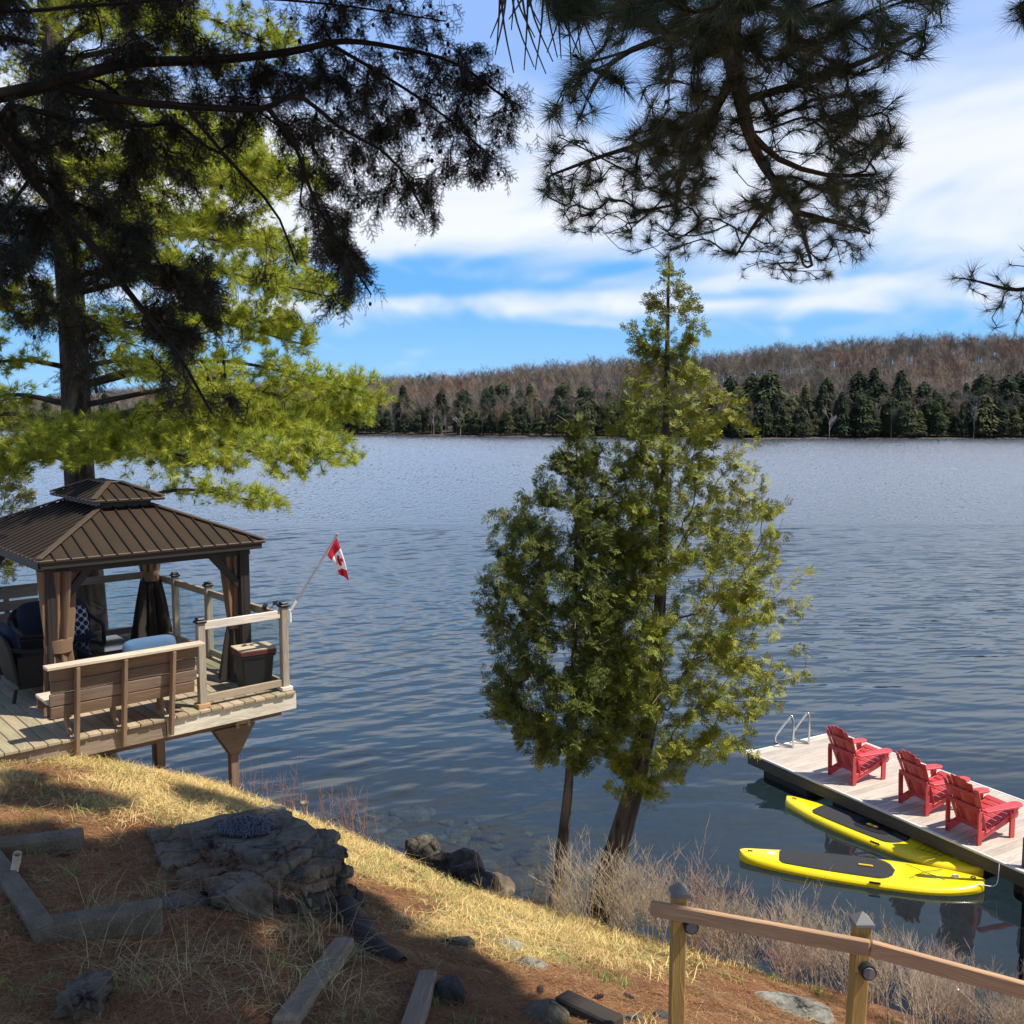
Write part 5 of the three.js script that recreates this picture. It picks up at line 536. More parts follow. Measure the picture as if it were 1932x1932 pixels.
cone('pine cone in the needle bed right of the wooden stake', 117, 1620, 3.36, 0.4); cone('pine cone close beside the left kerb in the needle bed', 77, 1606, 3.36, 2); cone('pine cone on the needles just above the hearth chain', 414, 1529, 3.05, 1); cone('pine cone on rusty needles left of the handrail post', 1126, 1889, 2.42, 0.7); cone('pine cone nearest the foot of the first handrail post', 1189, 1888, 2.38, 2.2); cone('pine cone at the edge of the shaded needles near bottom centre', 1019, 1876, 2.45, 1.5);
{ // stones lying under water off the bank
  const r = rng(808), gs = [1, 2, 3, 4].map((k) => rockGeo(0.3, 0.11, 0.24, k + 40, 0.22, 2)), lists = gs.map(() => []); for (let i = 0; i < 260; i++) { const x = -5 + r() * 7.5, D = 12.6 + Math.pow(r(), 1.3) * 4.2, y = groundY(x, D); if (y > 0.15 || y < -1.0) continue; const b = 0.6 + 0.7 * r(); lists[i % 4].push([new THREE.Vector3(x, y + 0.02, -D), new THREE.Quaternion().setFromAxisAngle(Y, r() * 6), 0.35 + 1.2 * r() * r(), [0.19 * b, 0.14 * b, 0.085 * b]]); }
  const g = new THREE.Group(); g.name = 'lakebed_stones'; scene.add(g); tag(g, 'brown stones on the shallow lakebed beside the bank', 'stones', null, 'stuff'); lists.forEach((l, i) => copies(g, 'stones', gs[i], std([1, 1, 1], 0.9, { map: T.rock }), l));
}

// ================================================================ trees
const pineA = [tuftGeo(42, 0.085, 0.0017, 1), tuftGeo(36, 0.08, 0.0017, 2), tuftGeo(46, 0.09, 0.0017, 3)];
const pineC = [tuftGeo(26, 0.15, 0.014, 6, 0.2, 1.4), tuftGeo(24, 0.16, 0.014, 7, 0.2, 1.4)];
const pineB = [tuftGeo(22, 0.13, 0.0075, 4, 0.1, 1.15), tuftGeo(20, 0.12, 0.0075, 5, 0.1, 1.15)];
function foliage(parent, name, geos, mat, leaves, r, sc, col, mode, mult = 1) {
  const lists = geos.map(() => []); const d = new THREE.Vector3();
  for (const [p, dir] of leaves) for (let k = 0; k < mult; k++) { d.set(dir[0] + (r() - 0.5) * mode.j, dir[1] * mode.y + (r() - 0.5) * mode.j + mode.up, dir[2] + (r() - 0.5) * mode.j).normalize(); const g = Math.floor(r() * geos.length); lists[g].push([new THREE.Vector3(p[0] + (r() - 0.5) * mode.o, p[1] + (r() - 0.5) * mode.o, p[2] + (r() - 0.5) * mode.o), aim(d, r() * 6.283), sc[0] + (sc[1] - sc[0]) * r(), col(p, r)]); }
  lists.forEach((l, i) => l.length && copies(parent, name, geos[i], mat, l));
}
{ // tall white pine behind the gazebo
  const r = rng(101), t = thing('white_pine', 'tall white pine with bright green needles behind the gazebo', 'tree');
  const B = at(176, 1205, 16.6), gy = groundY(B[0], 16.6), tr = [[B[0] + 0.08, Math.min(gy, -0.2) - 0.3, B[2] + 0.1], at(174, 1190, 16.55), at(150, 900, 16.3), at(136, 600, 16.2), at(112, 300, 16.1), at(98, 60, 16.0), [at(98, 60, 16)[0] - 0.2, 17, -16], [at(98, 60, 16)[0] - 0.3, 21, -16]];
  const tc = curve(tr, 60), trunkAt = (y) => { let b = tc[0]; for (const p of tc) if (Math.abs(p[1] - y) < Math.abs(b[1] - y)) b = p; return b; };
  const tips = [[694, 742, 15.2], [632, 852, 14.2], [555, 876, 13.8], [625, 560, 15.6], [575, 650, 16.8], [610, 805, 15.2], [672, 785, 16.2], [505, 470, 16], [490, 370, 16.8], [560, 480, 17.5], [470, 250, 15.4], [430, 120, 16], [345, 50, 15], [300, -60, 16], [390, 878, 14], [330, 860, 14.6], [430, 740, 14.2], [320, 640, 14.0], [330, 520, 14.4], [0, 560, 14.5], [-60, 690, 15], [10, 890, 14.2], [70, 850, 13.6], [-120, 420, 15.5], [-60, 250, 15], [-100, 80, 15.5], [250, 470, 14], [210, 330, 14.2], [240, 180, 14.4], [200, 40, 14.2], [200, 860, 13.8], [-120, 800, 16], [500, 340, 12.2], [420, 290, 12.4], [390, 430, 12.0]];
  const roots = [{ pts: tr, r0: 0.31, r1: 0.13, step: 0.5 }], targets = [];
  const limb = (tip) => { const D = Math.hypot(tip[0] - trunkAt(tip[1])[0], tip[2] - trunkAt(tip[1])[2]), b = trunkAt(tip[1] - 0.02 * D + 0.12), m = [lerp(b[0], tip[0], 0.5), lerp(b[1], tip[1], 0.5) + 0.10 * D - 0.05, lerp(b[2], tip[2], 0.5)]; roots.push({ pts: [b, m, tip], r0: 0.055, r1: 0.01, step: 0.25 }); const ax = V(tip).sub(V(b)); ax.y = 0; ax.normalize(); const n = Math.round(44 * D); for (let i = 0; i < n; i++) { const f = 0.22 + 0.83 * Math.sqrt(r()), w = (r() + r() - 1) * (0.30 + 0.95 * Math.sin(Math.min(1, f) * 2.6)) * Math.min(1.2, D * 0.32); const q = f < 0.5 ? [0, 1, 2].map((k) => lerp(b[k], m[k], f * 2)) : [0, 1, 2].map((k) => lerp(m[k], tip[k], f * 2 - 1)); targets.push([q[0] - ax.z * w, q[1] + (r() - 0.4) * 0.5 + 0.05, q[2] + ax.x * w]); } };
  for (const q of tips) limb(at(...q));
  for (let i = 0; i < 46; i++) { const y = 4.8 + 15 * (i / 46), b = trunkAt(y), f = i * 2.4 + 1, k = (2.6 + 1.6 * r()) * (1 - 0.55 * smooth(12, 21, y)); if (y < 12.5 && Math.sin(f) < -0.2) continue; limb([b[0] + Math.cos(f) * k, y + 0.2, b[2] - Math.sin(f) * k]); }
  const G = grow(roots, targets, { step: 0.14, tip: 0.0035, e: 2.4, w: 0.12, pull: 0.35, leafy: 0.2, sides: 16, split: 0.1, max: 0.09, rootLeaf: true, vs: 0.5 });
  part(t, 'trunk', G.trunk, M.bark); part(t, 'branches', G.wood, M.barkDark);
  foliage(t, 'needles', pineB, leafMat([1, 1, 1], 0.4, 0.75), G.leaves.filter(() => r() < 0.72), r, [0.8, 1.35], (p, r) => { const b = 0.75 + 0.5 * r(), yl = r(); return [(0.31 + 0.24 * yl) * b, (0.40 + 0.14 * yl) * b, 0.045 * b]; }, { j: 0.9, y: 0.7, up: 0.35, o: 0.12 }, 2);
}
{ // two white cedars leaning from the bank
  const r = rng(202), geos = [cedarGeo(1, 0.15), cedarGeo(2, 0.17), cedarGeo(3, 0.14), cedarGeo(5, 0.19)];
  const cedar = (name, label, trunkPx, prof, n, D0, yTop, col, dens, r0, keep = 1) => {
    const t = thing(name, label, 'tree'), tr = trunkPx.map(([u, v, D]) => at(u, v, D)); tr.unshift([tr[0][0] - 0.1, tr[0][1] - 0.9, tr[0][2] + 0.12]); const tc = curve(tr, 80), targets = [];
    const tx = (v) => { let i = 0; while (i < trunkPx.length - 2 && v < trunkPx[i + 1][1]) i++; const a = trunkPx[i], b = trunkPx[i + 1], f = clamp((v - a[1]) / (b[1] - a[1])); return [lerp(a[0], b[0], f), lerp(a[2], b[2], f)]; };
    const ext = (v) => { let i = 0; while (i < prof.length - 2 && v > prof[i + 1][0]) i++; const a = prof[i], b = prof[i + 1], f = clamp((v - a[0]) / (b[0] - a[0])); return [lerp(a[1], b[1], f), lerp(a[2], b[2], f)]; };
    let tot = 0; const cum = []; for (let v = prof[0][0]; v <= prof[prof.length - 1][0]; v += 4) { const e = ext(v); tot += (e[0] + e[1] + 30) * (0.6 + (e[0] + e[1]) / 500); cum.push([v, tot]); }
    for (let i = 0; i < n; i++) { const q = r() * tot; let k = 0; while (cum[k][1] < q) k++; const v = cum[k][0] + r() * 4, e = ext(v), c = tx(v), a = r() * 6.283, m = FPX / c[1], cx = Math.cos(a), rad = Math.pow(0.12 + 0.88 * r(), 0.55), lump = 0.72 + 0.5 * fbm(Math.cos(a) * 1.6 + v * 0.012, Math.sin(a) * 1.6 + v * 0.016, 2, 0, 0, D0 | 0), R = (cx > 0 ? e[1] : e[0]) * Math.min(1.06, lump) / m, Rd = (e[0] + e[1]) / 2.3 / m; const p = at(c[0], v, c[1]); targets.push([p[0] + cx * rad * R, p[1] + (r() - 0.5) * 0.1, p[2] + Math.sin(a) * rad * Rd * lump]); }
    const G = grow([{ pts: tr, r0, r1: 0.006, step: 0.25 }], targets, { step: 0.11, tip: 0.0028, e: 2.5, w: 0.42, pull: 0.45, lift: -0.08, wob: 0.05, leafy: 0.30, sides: 14, split: 0.045, max: 0.032, turn: 1.0, vs: 0.6 });
    part(t, 'trunk', G.trunk, M.barkCedar); part(t, 'branches', G.wood, M.twigDark);
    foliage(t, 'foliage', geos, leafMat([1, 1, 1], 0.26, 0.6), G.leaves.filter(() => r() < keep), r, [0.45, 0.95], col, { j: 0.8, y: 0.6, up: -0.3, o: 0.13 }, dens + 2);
    const tw = G.leaves.filter((_, i) => i % 17 === 0).map(([p, d]) => p); const m = new MB(); for (const p of tw) { const d = [(r() - 0.5), (r() - 0.3) * 0.8, (r() - 0.5)], l = 0.2 + 0.3 * r(); m.tube(curve([p, p.map((x, k) => x + d[k] * l * 0.5 + 0.02 * r()), p.map((x, k) => x + d[k] * l)], 4), [0.004, 0.0035, 0.003, 0.0025, 0.002], 3); } part(t, 'dead_twigs', m.geo(), M.twig);
  };
  const c1 = (p, r) => { const b = 0.7 + 0.6 * r(), y = smooth(3.6, 1.6, p[1]) * 0.5 + r() * 0.5 + smooth(1.4, 3.2, p[0]) * 0.35; return [(0.17 + 0.19 * y) * b, (0.205 + 0.14 * y) * b, (0.025) * b]; };  // lower and right-hand sprays lighter and yellower: sunlight put into the leaf colour
  const c2 = (p, r) => { const b = 0.65 + 0.6 * r(), y = smooth(3.4, 1.8, p[1]) * 0.7 + r() * 0.4; return [(0.095 + 0.19 * y) * b, (0.13 + 0.16 * y) * b, 0.024 * b]; };  // lower sprays lightened likewise, sunlight painted into the colour
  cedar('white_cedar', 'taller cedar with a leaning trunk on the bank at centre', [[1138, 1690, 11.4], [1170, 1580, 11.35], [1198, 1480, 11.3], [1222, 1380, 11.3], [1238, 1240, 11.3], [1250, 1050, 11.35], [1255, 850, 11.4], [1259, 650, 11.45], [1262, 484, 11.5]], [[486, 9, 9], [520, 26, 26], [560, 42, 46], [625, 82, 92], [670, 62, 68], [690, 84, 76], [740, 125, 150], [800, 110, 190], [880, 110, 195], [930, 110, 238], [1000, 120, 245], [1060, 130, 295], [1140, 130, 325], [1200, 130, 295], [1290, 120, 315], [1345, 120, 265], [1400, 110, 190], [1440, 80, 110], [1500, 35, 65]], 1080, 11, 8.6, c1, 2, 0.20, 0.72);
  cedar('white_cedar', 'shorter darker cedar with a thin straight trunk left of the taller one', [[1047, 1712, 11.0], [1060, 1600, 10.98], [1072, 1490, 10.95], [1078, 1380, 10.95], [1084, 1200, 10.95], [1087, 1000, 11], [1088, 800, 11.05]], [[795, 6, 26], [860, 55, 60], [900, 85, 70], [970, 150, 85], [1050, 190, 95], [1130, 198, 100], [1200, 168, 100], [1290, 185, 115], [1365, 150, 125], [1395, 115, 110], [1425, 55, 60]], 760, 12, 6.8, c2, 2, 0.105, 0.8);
}
{ const p = at(1212, 1202, 11.15), t = thing('bird_feeder', 'small grey wire feeder cage hanging in the taller cedar', 'bird feeder', p), m = new MB(); for (let i = 0; i <= 4; i++) { const y = -0.09 + i * 0.045; m.tube([[-0.06, y, -0.03], [0.06, y, -0.03], [0.06, y, 0.03], [-0.06, y, 0.03], [-0.06, y, -0.03]], Array(5).fill(0.004), 4); } for (const x of [-0.06, -0.02, 0.02, 0.06]) for (const z of [-0.03, 0.03]) m.tube([[x, -0.09, z], [x, 0.09, z]], [0.004, 0.004], 4); part(t, 'wire_cage', m.geo(), M.chrome); part(t, 'suet_block', box(0.09, 0.09, 0.04, 0, -0.035, 0), M.railPale); part(t, 'hook', tubeGeo([[0, 0.09, 0], [0.01, 0.2, 0], [0, 0.32, 0.02]], 0.003, 4), M.chrome); }
{ // pine limb reaching out overhead, its trunk behind the camera to the right
  const r = rng(303), t = thing('overhanging_pine', 'dark pine branch fan hanging into the top right of the view', 'tree');
  const tr = [[2.6, 2.6, 2.2], [2.55, 6, 2.1], [2.45, 10, 2.0], [2.4, 15, 2.0]];
  const limbs = [
    [[2.45, 8.6, 2.05], [1.4, 8.55, 0.2], [0.72, 8.3, -1.6], at(1386, 0, 2.75), at(1397, 180, 3.3), at(1430, 292, 3.95), at(1502, 405, 4.9), at(1532, 500, 6.2)],
    [at(1393, 130, 3.1), at(1340, 225, 3.5), at(1292, 310, 4.1), at(1272, 400, 4.9)], [at(1415, 250, 3.7), at(1470, 300, 3.8), at(1560, 330, 3.9), at(1650, 330, 3.85)], [at(1400, 190, 3.35), at(1500, 160, 3.1), at(1620, 120, 3.05), at(1740, 60, 2.95)], [at(1345, 210, 3.45), at(1240, 260, 3.8), at(1120, 300, 4.2), at(1040, 330, 4.3)], [at(1500, 400, 4.85), at(1580, 420, 4.9), at(1640, 440, 5.1)], [at(1470, 360, 4.5), at(1420, 430, 5.2), at(1390, 480, 6.0)], [at(1388, 30, 2.85), at(1290, 60, 2.8), at(1180, 100, 3.0), at(1120, 160, 3.4)]];
  const roots = [{ pts: tr, r0: 0.26, r1: 0.15, step: 0.6 }, { pts: limbs[0], r0: 0.055, r1: 0.009, step: 0.12 }, ...limbs.slice(1).map((l) => ({ pts: l, r0: 0.016, r1: 0.005, step: 0.1 }))];
  const out = [[1130, -30], [1120, 90], [1075, 150], [1085, 200], [1040, 245], [1055, 300], [1012, 350], [1050, 370], [1065, 430], [1120, 435], [1170, 450], [1245, 478], [1300, 488], [1370, 470], [1395, 500], [1475, 530], [1560, 525], [1610, 500], [1640, 468], [1625, 410], [1670, 380], [1690, 310], [1700, 250], [1660, 180], [1560, 165], [1600, 130], [1680, 110], [1750, 50], [1785, -10], [1700, -40]];
  const targets = [], dAt = (u, v) => { const base = 1.06 / Math.max(0.12, (788 - v) / FPX); return clamp(base, 2.4, 7.2); };
  for (let i = 0; i < 4000 && targets.length < 780; i++) { const u = 990 + r() * 810, v = -40 + r() * 580; if (!inPoly(u, v, out)) continue; const hole = fbm(u * 0.010 + 3, v * 0.010, 3, 0, 0, 71); const mid = Math.exp(-(((u - 1330) / 150) ** 2) - (((v - 360) / 90) ** 2)); if (hole < 0.40 + 0.12 * mid && r() < 0.85) continue; if (v < 220 && r() < 0.45) continue; targets.push(at(u, v, dAt(u, v) * (0.9 + 0.22 * r()))); }
  for (let i = 0; i < out.length; i++) { const a = out[i], b = out[(i + 1) % out.length]; if (a[1] < 0) continue; for (let k = 0; k < 3; k++) { const u = lerp(a[0], b[0], r()), v = lerp(a[1], b[1], r()); targets.push(at(u, v, dAt(u, v))); } }
  // the sprig at the right edge, the one at the top right corner, bare hanging twigs at the top
  roots.push({ pts: [[2.44, 8.4, 1.9], [3.6, 8.3, -1.5], at(2030, 480, 4.4), at(1935, 545, 4.5), at(1830, 528, 4.6)], r0: 0.035, r1: 0.004, step: 0.12 }, { pts: [[2.42, 9.2, 1.9], [2.6, 9, -1], at(1990, -60, 3.4), at(1925, 10, 3.6)], r0: 0.02, r1: 0.004, step: 0.12 }, { pts: [[1.4, 8.75, 0.2], [0.5, 8.7, -1.5], at(1040, -60, 3.0), at(990, -20, 3.2)], r0: 0.02, r1: 0.005, step: 0.1 });
  for (const [u, v] of [[1800, 525], [1828, 540], [1838, 508], [1862, 560], [1880, 520], [1890, 575], [1905, 500], [1915, 610], [1925, 560], [1945, 590], [1900, 545], [1935, 480], [1880, 615], [1950, 520], [1860, 585]]) targets.push(at(u, v, 4.35 + 0.35 * r()));
  for (const [u, v] of [[1905, 20], [1915, 40], [1930, 25], [1940, 50], [1950, 10]]) targets.push(at(u, v, 3.6));
  for (let i = 0; i < 20; i++) targets.push(at(1020 + r() * 120, -10 + r() * 40, 3.1));
  targets.push(at(1062, 72, 3.2), at(1095, 45, 3.2));
  // the crown goes on above the frame and shades the terrace
  for (let i = 0; i < 34; i++) { const f = i * 2.4, y = 8.9 + 6.5 * i / 34, k = 3.0 + 2.0 * r(), b = [2.45, y, 2.0], tip = [b[0] + Math.cos(f) * k * 0.95 - 0.6, y + 0.3, b[2] - 1.4 + Math.sin(f) * k]; const rt = tip[2] < 0 ? (tip[1] - EYE) / -tip[2] : 9; if (rt < 0.47) continue; roots.push({ pts: [b, [lerp(b[0], tip[0], .5), y + 0.35, lerp(b[2], tip[2], .5)], tip], r0: 0.05, r1: 0.01, step: 0.3 }); for (let j = 0; j < 64; j++) { const q = 0.2 + 0.85 * Math.sqrt(r()), w = (r() - 0.5) * 2.2; const x = lerp(b[0], tip[0], q) + Math.sin(f) * w, z = lerp(b[2], tip[2], q) - Math.cos(f) * w, yy = y + 0.3 + (r() - 0.4) * 0.4; if (z > 0 || (yy - EYE) / -z > 0.47) targets.push([x, yy, z]); } }
  const shade = [[[.45, 5.6], [.3, 6.3], [-.35, 7.1], [-.9, 7.6], [-1.45, 7.95], [-2.3, 8.2], [-3.2, 8.0], [-4.2, 7.7], [-6.5, 7.6], [-7, 3.2], [.6, 3.2]]];
  let nc = 0; for (let i = 0; i < 60000 && nc < 3300; i++) { const x = -7 + 7.8 * r(), D = 3.2 + 5.2 * r(); if (!inPoly(x, D, shade[0])) continue; const h = fbm(x * 0.9 + 2, D * 0.9, 3, 0, 0, 333); if (h < 0.33 + 0.19 * smooth(-2.8, -4.6, x) && r() < 0.93) continue; const y = 9.7 + 2.9 * r(), k = (y - 3.1) / SUN.y, p = [x + k * SUN.x, y, -D + k * SUN.z]; if (p[2] < 0 && (y - 0.25 - EYE) / -p[2] < 0.47) continue; targets.push(p); nc++; }
  for (let i = 0; i < 20000 && nc < 3420; i++) { const x = -4.9 + 2.4 * r(), D = 8.4 + 1.2 * r(), h = fbm(x * 1.4, D * 2, 3, 0, 0, 334); if (h < 0.55) continue; const y = 10.6 + 1.6 * r(), k = (y - 3.2) / SUN.y, p = [x + k * SUN.x, y, -D + k * SUN.z]; if (p[2] < 0 && (y - 0.25 - EYE) / -p[2] < 0.46) continue; targets.push(p); nc++; }
  for (let i = 0; i < 420; i++) { const x = i < 380 ? -3.4 + 3.8 * r() : 0.1 + 2.3 * r(), D = i < 380 ? 4.0 + 2.2 * r() : 2.6 + 4.6 * r(), y0 = 7.2 + 1.6 * r(), y = Math.max(y0 + 1.5, EYE + 0.5 * D) + 1.2 * r(), k = (y - y0) / SUN.y, p = [x + k * SUN.x, y, -D + k * SUN.z]; if (p[2] < 0 && (p[1] - 0.25 - EYE) / -p[2] < 0.47) continue; targets.push(p); }
  const G = grow(roots, targets, { step: 0.12, tip: 0.0026, e: 2.5, w: 0.10, pull: 0.4, wob: 0.05, leafy: 0.09, sides: 12, split: 0.14, max: 0.05, vs: 0.8 });
  part(t, 'trunk', G.trunk, M.bark); part(t, 'branches', G.wood, M.barkDark);
  const lo = G.leaves.filter(([p]) => -p[2] > 1.8 && (p[1] - EYE) / -p[2] < 0.5), hi = G.leaves.filter(([p]) => !(-p[2] > 1.8 && (p[1] - EYE) / -p[2] < 0.5));
  const col = (p, r) => { const b = 0.7 + 0.6 * r(); return [0.075 * b, 0.115 * b, 0.06 * b]; };
  foliage(t, 'needles', pineA, std([1, 1, 1], 0.6), lo, r, [0.8, 1.2], col, { j: 0.8, y: 0.5, up: 0.15, o: 0.02 }, 1);
  foliage(t, 'upper_needles', pineC, std([1, 1, 1], 0.8), hi, r, [1.5, 2.3], col, { j: 1.4, y: 0.5, up: 0.3, o: 0.25 }, 3);
  const m = new MB(); for (let i = 0; i < 26; i++) { const u = 930 + r() * 190, a = at(u, -25 - 20 * r(), 3.05 + 0.2 * r()), l = 0.08 + 0.22 * r(), sx = (r() - 0.35) * 0.16; m.tube(curve([a, [a[0] + sx * 0.3, a[1] - l * 0.5, a[2]], [a[0] + sx, a[1] - l, a[2] - 0.03]], 6), Array(7).fill(0).map((_, k) => 0.0042 - 0.0004 * k), 4); } part(t, 'bare_twigs', m.geo(), M.twigDark);
}
{ // hemlock hanging over the left of the view
  const r = rng(404), t = thing('hemlock', 'dark hemlock boughs hanging over the upper left', 'tree');
  const tr = [[-4.6, 2.8, -3.4], [-4.55, 7, -3.5], [-4.5, 11, -3.6], [-4.5, 15, -3.6]];
  const L0 = [
    [[-4.52, 7.7, -3.5], at(-60, 190, 4.4), at(120, 152, 4.6), at(240, 120, 4.8), at(420, 112, 5.0), at(560, 95, 5.1), at(640, 78, 5.2), at(740, 88, 5.4), at(860, 120, 5.6), at(960, 190, 5.8)],
    [at(90, 158, 4.6), at(230, 190, 4.6), at(420, 205, 4.7), at(500, 205, 4.75), at(560, 180, 4.85), at(640, 240, 5.0), at(740, 300, 5.2), at(800, 400, 5.3)], [at(505, 203, 4.76), at(560, 280, 4.9), at(590, 370, 4.95), at(640, 460, 5.0), at(700, 555, 5.05)],
    [[-4.55, 7.0, -3.5], at(-40, 230, 4.3), at(70, 350, 4.5), at(180, 470, 4.6), at(250, 560, 4.7), at(330, 660, 4.8), at(400, 780, 4.9)], [at(620, 82, 5.2), at(720, 140, 5.3), at(840, 220, 5.5), at(930, 300, 5.6)], [[-4.52, 8.6, -3.5], at(-40, 20, 4.4), at(180, 10, 4.6), at(420, -5, 4.9), at(640, 10, 5.2), at(840, 40, 5.4)], [at(350, 200, 4.66), at(430, 300, 4.8), at(520, 400, 4.9), at(560, 500, 5.0)], [at(60, 335, 4.5), at(-20, 450, 4.4), at(-60, 560, 4.4)]];
  const roots = [{ pts: tr, r0: 0.2, r1: 0.1, step: 0.6 }, { pts: L0[0], r0: 0.04, r1: 0.006, step: 0.15 }, { pts: L0[1], r0: 0.024, r1: 0.005, step: 0.12 }, { pts: L0[2], r0: 0.014, r1: 0.004, step: 0.12 }, { pts: L0[3], r0: 0.036, r1: 0.006, step: 0.12 }, ...L0.slice(4).map((l) => ({ pts: l, r0: 0.012, r1: 0.004, step: 0.12 }))];
  const polys = [ // outline, weight
    [[[-60, -40], [860, -40], [930, 110], [1000, 180], [1028, 215], [1005, 300], [940, 345], [880, 335], [830, 320], [818, 435], [792, 452], [760, 372], [735, 405], [690, 412], [640, 400], [600, 330], [560, 330], [520, 420], [430, 420], [330, 380], [200, 400], [60, 480], [-60, 560]], 1400],
    [[[560, 330], [640, 400], [690, 500], [718, 560], [690, 585], [610, 598], [560, 570], [520, 545], [480, 525], [510, 440]], 130],
    [[[180, 400], [330, 400], [390, 470], [420, 600], [455, 700], [440, 760], [330, 800], [290, 720], [230, 690], [190, 560]], 280], [[[-60, 400], [160, 420], [190, 520], [150, 600], [70, 640], [-60, 660]], 110], [[[100, 560], [200, 600], [240, 700], [180, 760], [110, 700]], 36]];
  const targets = []; for (const [P, n] of polys) { const us = P.map((p) => p[0]), vs = P.map((p) => p[1]), u0 = Math.min(...us), u1 = Math.max(...us), v0 = Math.min(...vs), v1 = Math.max(...vs); let k = 0; for (let i = 0; i < n * 30 && k < n; i++) { const u = lerp(u0, u1, r()), v = lerp(v0, v1, r()); if (!inPoly(u, v, P)) continue; const h = fbm(u * 0.009, v * 0.007 + 5, 3, 0, 0, 171); if (h < 0.45 && r() < 0.88) continue; targets.push(at(u, v, 4.3 + 0.0011 * u + 1.3 * r())); k++; } }
  for (let i = 0; i < 60; i++) { const y = 9.4 + 4.6 * i / 60, f = i * 2.4, k = 1.8 + 1.6 * r(), b = [-4.5, y, -3.6], tip = [b[0] + Math.cos(f) * k * 1.3 + 0.5, y + 0.1, b[2] + Math.sin(f) * k]; if (tip[2] < 0 && (y - EYE) / -tip[2] < 0.46) continue; roots.push({ pts: [b, tip], r0: 0.03, r1: 0.008, step: 0.3 }); for (let j = 0; j < 26; j++) { const q = 0.2 + 0.8 * r(), w = (r() - 0.5) * 1.6, p = [lerp(b[0], tip[0], q) + Math.sin(f) * w, y + (r() - 0.6) * 0.4, lerp(b[2], tip[2], q) - Math.cos(f) * w]; if (p[2] > 0 || (p[1] - EYE) / -p[2] > 0.46) targets.push(p); } }
  const G = grow(roots, targets, { step: 0.07, tip: 0.0016, e: 2.4, w: 0.12, pull: 0.5, lift: -0.12, wob: 0.05, leafy: 0.26, sides: 12, split: 0.09, max: 0.05, vs: 0.8 });
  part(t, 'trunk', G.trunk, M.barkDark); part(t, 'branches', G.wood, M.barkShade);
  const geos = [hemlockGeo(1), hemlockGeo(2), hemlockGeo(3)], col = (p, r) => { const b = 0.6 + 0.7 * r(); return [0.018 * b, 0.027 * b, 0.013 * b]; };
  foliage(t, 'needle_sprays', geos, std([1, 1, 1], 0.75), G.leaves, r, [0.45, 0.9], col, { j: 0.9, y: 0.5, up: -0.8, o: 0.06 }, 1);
  const cg = new THREE.SphereGeometry(0.009, 6, 5).scale(1, 1.4, 1), cl = G.leaves.filter((_, i) => i % 6 === 0).map(([p]) => [new THREE.Vector3(p[0], p[1] - 0.03, p[2]), new THREE.Quaternion(), 0.8 + 0.5 * r()]); copies(t, 'small_cones', cg, M.twigDark, cl);
}
{ // sunlit small tree at the left edge
  const r = rng(505), t = thing('yellow_cedar', 'sunlit yellowish small tree at the left edge behind the gazebo', 'tree'); const D = 19.5, tr = [[at(-70, 1200, D)[0], -0.8, -D], at(-70, 1000, D), at(-80, 850, D), at(-75, 740, D)], P = [[-230, 800], [-60, 735], [0, 760], [34, 785], [56, 850], [40, 880], [64, 930], [56, 980], [28, 1010], [58, 1050], [28, 1090], [-40, 1120], [-220, 1120]], T2 = []; while (T2.length < 800) { const u = -230 + 290 * r(), v = 735 + 385 * r(); if (inPoly(u, v, P)) T2.push(at(u, v, D + (r() - 0.5) * 1.8)); }
  const G = grow([{ pts: tr, r0: 0.09, r1: 0.01, step: 0.3 }], T2, { step: 0.14, tip: 0.003, w: 0.35, leafy: 0.3, max: 0.03, sides: 8, split: 0.04 }); if (G.trunk) part(t, 'trunk', G.trunk, M.bark); part(t, 'branches', G.wood, M.twigDark);
  foliage(t, 'foliage', [cedarGeo(8, 0.17), cedarGeo(9, 0.17)], leafMat([1, 1, 1], 0.4), G.leaves, r, [0.8, 1.3], (p, r) => { const b = 0.7 + 0.5 * r(); return [0.27 * b, 0.25 * b, 0.05 * b]; }, { j: 1, y: 0.5, up: -0.1, o: 0.1 }, 1);
}

